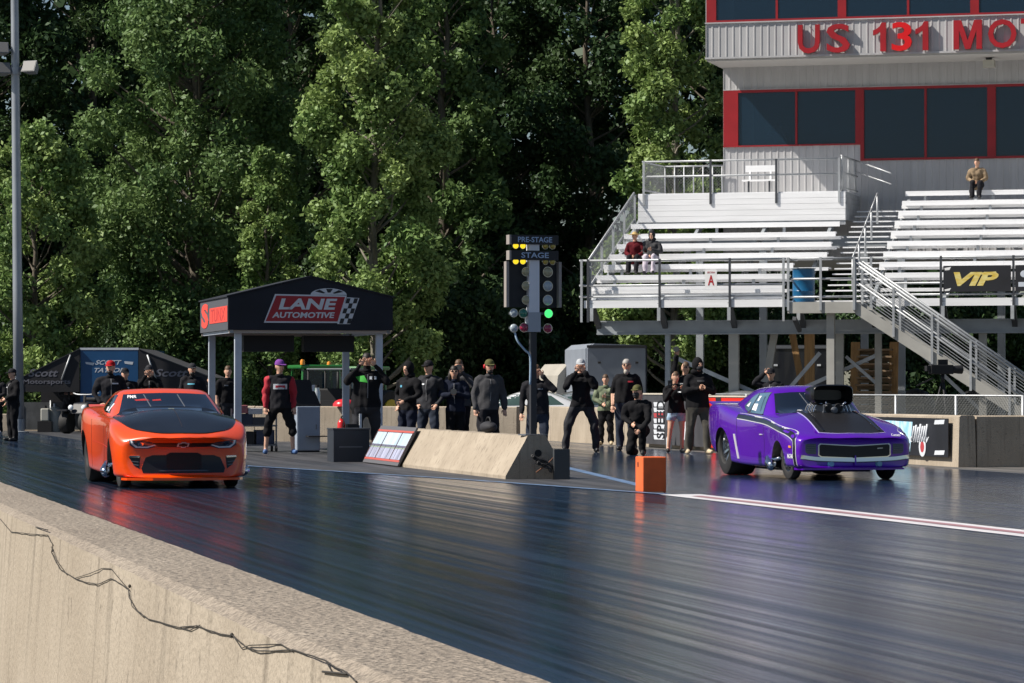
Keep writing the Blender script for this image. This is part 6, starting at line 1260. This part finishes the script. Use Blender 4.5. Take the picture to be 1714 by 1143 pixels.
for sg, L2, drop_ in ((-1, 1.75, .85), (1, 2.1, .82)):
    xa, xb = sg * (hwT + .02), sg * (hwT + L2)
    MB().add([(xa, -.1, 2.38), (xb, -.1, 2.38 - drop_), (xb, 4.5, 2.38 - drop_), (xa, 4.5, 2.38), (xa, -.1, 2.36), (xb, -.1, 2.36 - drop_), (xb, 4.5, 2.36 - drop_), (xa, 4.5, 2.36)], [(0,1,2,3), (7,6,5,4), (0,4,5,1), (1,5,6,2), (2,6,7,3), (3,7,4,0)]).build('awning_roof', P('awning_grey', (.05, .05, .056), .6), tl)
    MB().prism([(xa, 2.355), (xb, 2.355 - drop_), (xb, 1.15), (xa, 1.15)], lambda x, y, d: (x, -.08 + d, y), .02).build('awning_wall', M_aw, tl); MB().tube([(xb, -.09, 0), (xb, -.09, 2.36 - drop_)], .03, 8).build('awning_pole', M_galv, tl, True); MB().tube([(xa + sg * .25, -.10, 2.2), (xa + sg * .50, -.10, 1.5)], .025, 8).build('awning_strut', M_galv, tl, True)
    mb = MB(); sx0 = xa - 1.45 if sg < 0 else xa + .45
    text(mb, 'Scott', lambda x, y, d: (sx0 + x, -.0825 - d, 1.58 + y), .95 if sg > 0 else .85, .22, .004, shear=.3, off=.02); mb.build('lettering', P('print_dull', (.15, .15, .18), .6), tl)
    if sg < 0: mb = MB(); text(mb, 'Motorsports', lambda x, y, d: (xa - 1.6 + x, -.0825 - d, 1.34 + y), 1.35, .17, .004, off=.02); mb.build('lettering', MATS['print_dull'], tl)
    MB().box(min(xa, xb), max(xa, xb), 4.4, 4.45, .2, 1.5).build('rear_wall', M_aw, tl)
mf = thing('mesh_fence', 'dark mesh fence panel on the ground between lamp post and black tent', 'fence', gpos(88, 95.5), 0); MB().box(-1.0, .9, 0, .02, .05, .85).build('mesh_panel', P('mesh_dark', (.09, .095, .10), .8, var=.4, vs=4), mf)
for x in (-1.0, -.05, .9): MB().tube([(x, -.02, 0), (x, -.02, .9)], .025, 8).build('post', M_galv, mf, True)
jg = thing('drum', 'white plastic drum standing before the dark mesh fence', 'drum', gpos(92, 93.8)); MB().lathe([(.001, 0), (.16, 0), (.17, .03), (.17, .62), (.12, .72), (.05, .74), (.05, .80), (.001, .80)], (0, 0, 0), (0, 0, 1), 18).build('body', P('plastic_white', (.42, .42, .38), .5), jg, True); MB().box(-.02, .02, -.17, .0, .72, .82).build('grip', M_lw, jg)
jg = thing('jerrycan', 'white fuel jug beside the white drum', 'fuel jug', gpos(76, 93.6)); MB().box(-.12, .12, -.12, .12, .32, .68).build('body', P('plastic_white', (.42, .42, .38), .5), jg, bevel=.03); MB().box(-.2, .2, -.16, .16, 0, .315).build('crate', M_dark, jg); MB().tube([(0, 0, .68), (0, 0, .76)], .04, 10).build('spout', M_dark, jg)

# quad bike
qb = thing('quad_bike', 'dark quad bike with round headlamps left of the orange car roof', 'quad bike', gpos(152, 91), rad(-20))
MB().add([(-.3, -.8, .55), (.3, -.8, .55), (.3, .7, .6), (-.3, .7, .6), (-.22, -.6, .85), (.22, -.6, .85), (.25, .6, .9), (-.25, .6, .9)], [(3,2,1,0), (4,5,6,7), (0,1,5,4), (1,2,6,5), (2,3,7,6), (3,0,4,7)]).build('body', P('quad_dark', (.012, .013, .018), .5), qb, bevel=.04); MB().box(-.2, .2, -.1, .7, .9, 1.0).build('seat', M_dark, qb, bevel=.03); MB().tube(smooth_line([(-.4, -.25, 1.12), (-.2, -.35, 1.08), (.2, -.35, 1.08), (.4, -.25, 1.12)]), .02, 8).build('handlebar', M_galv, qb, True); MB().bar((0, -.38, .8), (0, -.34, 1.1), .06, .06).build('steering_column', M_dark, qb)
for x in (-.42, .42):
    for y in (-.6, .55): MB().lathe([(.001, -.1), (.14, -.1), (.28, -.12), (.30, -.06), (.30, .06), (.28, .12), (.14, .1), (.001, .1)], (x, y, .30), (1, 0, 0), 18).build('wheel', M_tyre, qb, 40); MB().box(x - .16, x + .16, y - .34, y + .34, .63, .67).build('mudguard', MATS['quad_dark'], qb)
for x in (-.2, .2): MB().ell((x, -.80, .72), (.08, .05, .08), 12, 8).build('headlamp', M_led, qb, True)

# tractors
def tractor(label, loc, rz):
    t = thing('tractor', label, 'tractor', loc, rz, 'green tractors behind the wall'); G = P('tractor_green', (.02, .17, .03), .35, coat=.6); Yl = P('tractor_yellow', (.65, .46, .02), .4)
    MB().add([(-.36, -2.3, .75), (.36, -2.3, .75), (.42, -.4, .75), (-.42, -.4, .75), (-.26, -2.2, 1.25), (.26, -2.2, 1.25), (.36, -.4, 1.5), (-.36, -.4, 1.5)], [(3,2,1,0), (4,5,6,7), (0,1,5,4), (1,2,6,5), (2,3,7,6), (3,0,4,7)]).build('bonnet', G, t, bevel=.05); MB().box(-.27, .27, -2.33, -2.29, .85, 1.18).build('grille', M_gril, t)
    for x in (-.38, .38): MB().bar((x * 1.02, -2.1, 1.12), (x * 1.08, -.5, 1.28), .02, .10).build('side_stripe', Yl, t)
    for x in (-.62, .62):
        for y in (-.35, 1.0): MB().bar((x, y, 1.0), (x * .92, y + (.06 if y < 0 else 0), 2.1), .06, .06).build('cab_pillar', G, t)
    MB().box(-.70, .70, -.50, 1.15, 2.1, 2.22).build('cab_roof', G, t, bevel=.04); MB().box(-.56, .56, -.33, -.31, 1.1, 2.05).build('windscreen', M_glass, t); MB().box(-.6, .6, -.3, 1.0, .7, 1.0).build('cab_floor', M_dark, t); MB().box(-.25, .25, .5, .9, 1.0, 1.5).build('seat', M_dark, t)
    for x in (-.85, .85): MB().lathe([(.001, -.18), (.42, -.16), (.68, -.2), (.72, -.12), (.72, .12), (.68, .2), (.42, .16), (.001, .18)], (x, .75, .72), (1, 0, 0), 28).build('rear_wheel', [M_tyre], t, 40); MB().lathe([(.001, -.21), (.40, -.21), (.40, .21), (.001, .21)], (x, .75, .72), (1, 0, 0), 20).build('wheel_disc', Yl, t, 40)
    for x in (-.65, .65): MB().lathe([(.001, -.11), (.26, -.1), (.42, -.13), (.45, -.08), (.45, .08), (.42, .13), (.26, .1), (.001, .11)], (x, -1.7, .45), (1, 0, 0), 24).build('front_wheel', M_tyre, t, 40); MB().lathe([(.001, -.14), (.24, -.14), (.24, .14), (.001, .14)], (x, -1.7, .45), (1, 0, 0), 18).build('wheel_disc', Yl, t, 40)
    MB().lathe([(.001, 0), (.07, 0), (.075, .1), (.05, .16), (.001, .17)], (-.62, -.45, 2.22), (0, 0, 1), 14).build('beacon', P('beacon_amber', (.8, .28, .01), .3, coat=1.0), t, 40); MB().tube([(.30, -1.2, 1.3), (.30, -1.2, 2.0)], .035, 10).build('exhaust', M_dark, t, True); t.scale = (.85, .85, .84); return t
tractor('green farm tractor with amber beacon seen under the canopy', gpos(533, 86), rad(18)); tractor('second green tractor, its roof showing beside the man with cupped hands', gpos(590, 92), rad(-35))
ut = thing('utility_cart', 'dark utility cart with a thin flat roof between the tractors and the wall', 'utility cart', gpos(566, 82), rad(75))
MB().box(-1.1, 1.1, -.6, .6, .35, .75).build('body', P('cart_dark', (.025, .03, .04), .4), ut, bevel=.05); MB().box(-.75, .7, -.58, .58, 1.70, 1.75).build('roof', P('cart_roof', (.16, .17, .18), .5), ut, bevel=.015); MB().box(-.35, .1, -.5, .5, .75, 1.25).build('seat', M_dark, ut, bevel=.04); MB().box(-1.1, -.5, -.58, .58, .751, .95).build('load_bed', M_dark, ut)
for x in (-.7, .65):
    for y in (-.55, .55): MB().tube([(x, y, .75), (x, y, 1.7)], .025, 8).build('roof_post', M_dark, ut, True); MB().lathe([(.001, -.1), (.15, -.1), (.28, -.1), (.28, .1), (.15, .1), (.001, .1)], (x, y * 1.1, .28), (0, 1, 0), 18).build('wheel', M_tyre, ut, 40)

# parked cars: lofted bodies like the race cars, plainer
def parked(label, loc, rz, paint, hgt=1.45):
    t = thing('parked_car', label, 'car', loc, rz, 'cars parked behind the wall')
    st = [(2.2, .28, .62, .74, .45, .72, .60, .5, .66, .3, .68), (2.0, .22, .80, .86, .45, .84, .68, .6, .75, .3, .77), (1.2, .2, .85, .89, .5, .88, .80, .66, .88, .3, .90), (.6, .2, .86, .89, .52, .88, .86, .7, .93, .3, .95), (-.6, .2, .86, .89, .55, .88, .88, .7, .93, .3, .94), (-1.5, .22, .85, .89, .55, .88, .90, .68, .95, .3, .96), (-2.1, .26, .8, .86, .55, .84, .86, .62, .93, .3, .95), (-2.25, .34, .7, .78, .55, .76, .78, .55, .86, .3, .88)]
    me = car_body(st, .25, [(1.35, .33, .36, .58, 1.2), (-1.35, .33, .36, .58, 1.2)], [paint, M_dark]); link('body', me, t); k = hgt - .0
    cab = cabin_mesh([(.85, 1.05, -1.95, .80), (.98, .80, -1.75, .77), (1.15, .45, -1.45, .70), (1.30, .15, -1.15, .62), (hgt - .05, -.1, -.9, .54), (hgt, -.3, -.7, .35)], paint).build('cabin', paint, t, 50); sk = Skin([me, cab.data]); gl = P('car_glass', (.05, .085, .075), .04, coat=1.0)
    sk.panel('windscreen', [(-.62, .97), (.62, .97), (.52, 1.30), (-.52, 1.30)], 'x', gl, t, off=.005)
    for ax in 'rl': sk.panel('side_window', [(.55, .98), (-.35, 1.0), (-.35, 1.34), (.08, 1.33)], ax, gl, t, off=.005); sk.panel('side_window', [(-.42, 1.0), (-1.35, 1.02), (-1.0, 1.30), (-.42, 1.34)], ax, gl, t, off=.005)
    t.scale = (1, 1, .82); sk.both('headlight', [(.42, .56), (.66, .58), (.68, .66), (.45, .63)], M_led, t); sk.panel('grille', [(-.38, .42), (.38, .42), (.36, .58), (-.36, .58)], 'x', M_gril, t)
    for x in (1.35, -1.35):
        for sg in (-1, 1): wheel(t, x, sg * .76, .32, .2, .20, sg, 0, 7)
    return t
CW, CS = P('car_white', (.62, .63, .65), .3, coat=1.0), P('car_silver', (.36, .38, .40), .3, .5, coat=1.0)
parked('white parked car behind the low wall left of the starting-light pole', gpos(862, 84), rad(172), CW); parked('silver parked car with green tinted glass right of the starting-light pole', gpos(945, 86), rad(188), CS); parked('white parked car under the grandstand beyond the red board', gpos(1212, 88), rad(200), CS)

# grey trailer and small camper
gt_ = thing('cargo_trailer', 'pale grey enclosed cargo trailer parked beside the grandstand', 'trailer', gpos(1032, 95), rad(8)); M_gt = P('trailer_grey', (.24, .27, .32), .45, var=.1, vs=2)
MB().prism([(-.85, .45), (.85, .45), (.85, 2.50), (-.65, 2.55), (-.85, 2.40)], lambda x, y, d: (x, d, y), 4.2).build('box_body', M_gt, gt_); MB().box(-.87, .87, -.03, -.002, 2.42, 2.50).build('roof_trim', P('trim_dark', (.04, .04, .045), .5), gt_); MB().box(.86, .9, .02, 4.2, .45, 2.48).build('side_panel', P('side_navy', (.02, .025, .04), .5), gt_); MB().box(-.8, .8, .3, 4, .2, .45).build('chassis', M_dark, gt_)
for x in (-.55, .55): MB().tube([(x, -.03, 2.0), (x + .08, -.03, 2.0)], .03, 8).build('marker_lamp', M_dark, gt_); MB().lathe([(.001, -.1), (.32, -.1), (.32, .1), (.001, .1)], (x * 1.3, 2.2, .32), (1, 0, 0), 18).build('wheel', M_tyre, gt_, 40)
cm = thing('camper', 'small cream camper with rounded roof left of the grey cargo trailer', 'camper', gpos(972, 99), rad(25)); cm.scale = (.72, .8, .84); M_cm = P('camper_cream', (.36, .34, .30), .5, var=.1, vs=2)
MB().prism([(-1.1, .5), (1.1, .5), (1.15, 1.5), (1.0, 2.1), (.5, 2.38), (-.6, 2.36), (-1.05, 1.95), (-1.15, 1.3)], lambda x, y, d: (x, d, y), 2.0).build('shell', M_cm, cm); MB().box(-.75, -.2, -.012, -.001, 1.35, 1.8).build('window', M_scr, cm); MB().box(.25, .8, -.012, -.001, .6, 2.0).build('door', P('camper_door', (.5, .48, .42), .5), cm); MB().box(-1.1, 1.1, -.013, -.002, 1.0, 1.08).build('stripe', P('stripe_tan', (.35, .25, .15), .5), cm); MB().lathe([(.001, -.1), (.32, -.1), (.32, .1), (.001, .1)], (0, .2, .32), (0, 1, 0), 18).build('wheel', M_tyre, cm, 40)
# black trailer below the stand
bt_ = thing('cargo_trailer', 'black enclosed trailer with small white lamps under the grandstand', 'trailer', gpos(1338, 103), rad(-6)); M_bt = P('trailer_black', (.012, .014, .02), .35, coat=.5)
MB().box(-1.15, 1.15, 0, 5, .4, 2.62).build('box_body', M_bt, bt_); MB().box(-1.17, 1.17, -.03, -.002, 2.5, 2.6).build('roof_trim', M_tubes, bt_); MB().box(-1.0, 1.0, -.01, -.002, .5, 2.4).build('ramp_door', M_bt, bt_)
for x, z in ((-.8, 1.95), (.55, 1.95), (.9, .85), (-.85, .85)): MB().box(x, x + .12, -.03, -.011, z, z + .06).build('lamp', M_lw, bt_)
for x in (-.9, .9): MB().lathe([(.001, -.1), (.34, -.1), (.34, .1), (.001, .1)], (x, 2.5, .34), (1, 0, 0), 18).build('wheel', M_tyre, bt_, 40)
for i, (px, Y, lab) in enumerate(((1520, 97, 'dark covered equipment heap under the grandstand behind the camera tripod'), (1620, 92, 'dark covered heap behind the fence below the staircase'))):
    o = thing('covered_gear', lab, 'covered gear', gpos(px, Y), rad(20 * i)); mb = MB(); rg = random.Random(i); mb.ell((0, 0, .45), (1.0, .6, .75), 20, 12); mb.v = [(x * (1 + .12 * math.sin(7 * z + 5 * y)), y, max(0, z + .08 * math.sin(5 * x))) for x, y, z in mb.v]; mb.build('tarpaulin', P('tarp_dark', (.03, .032, .035), .6, bump=.6, bs=5), o, True); MB().box(-.5, .4, -.55, -.4, .2, .8).build('box', P('box_tan', (.25, .22, .17), .7), o)
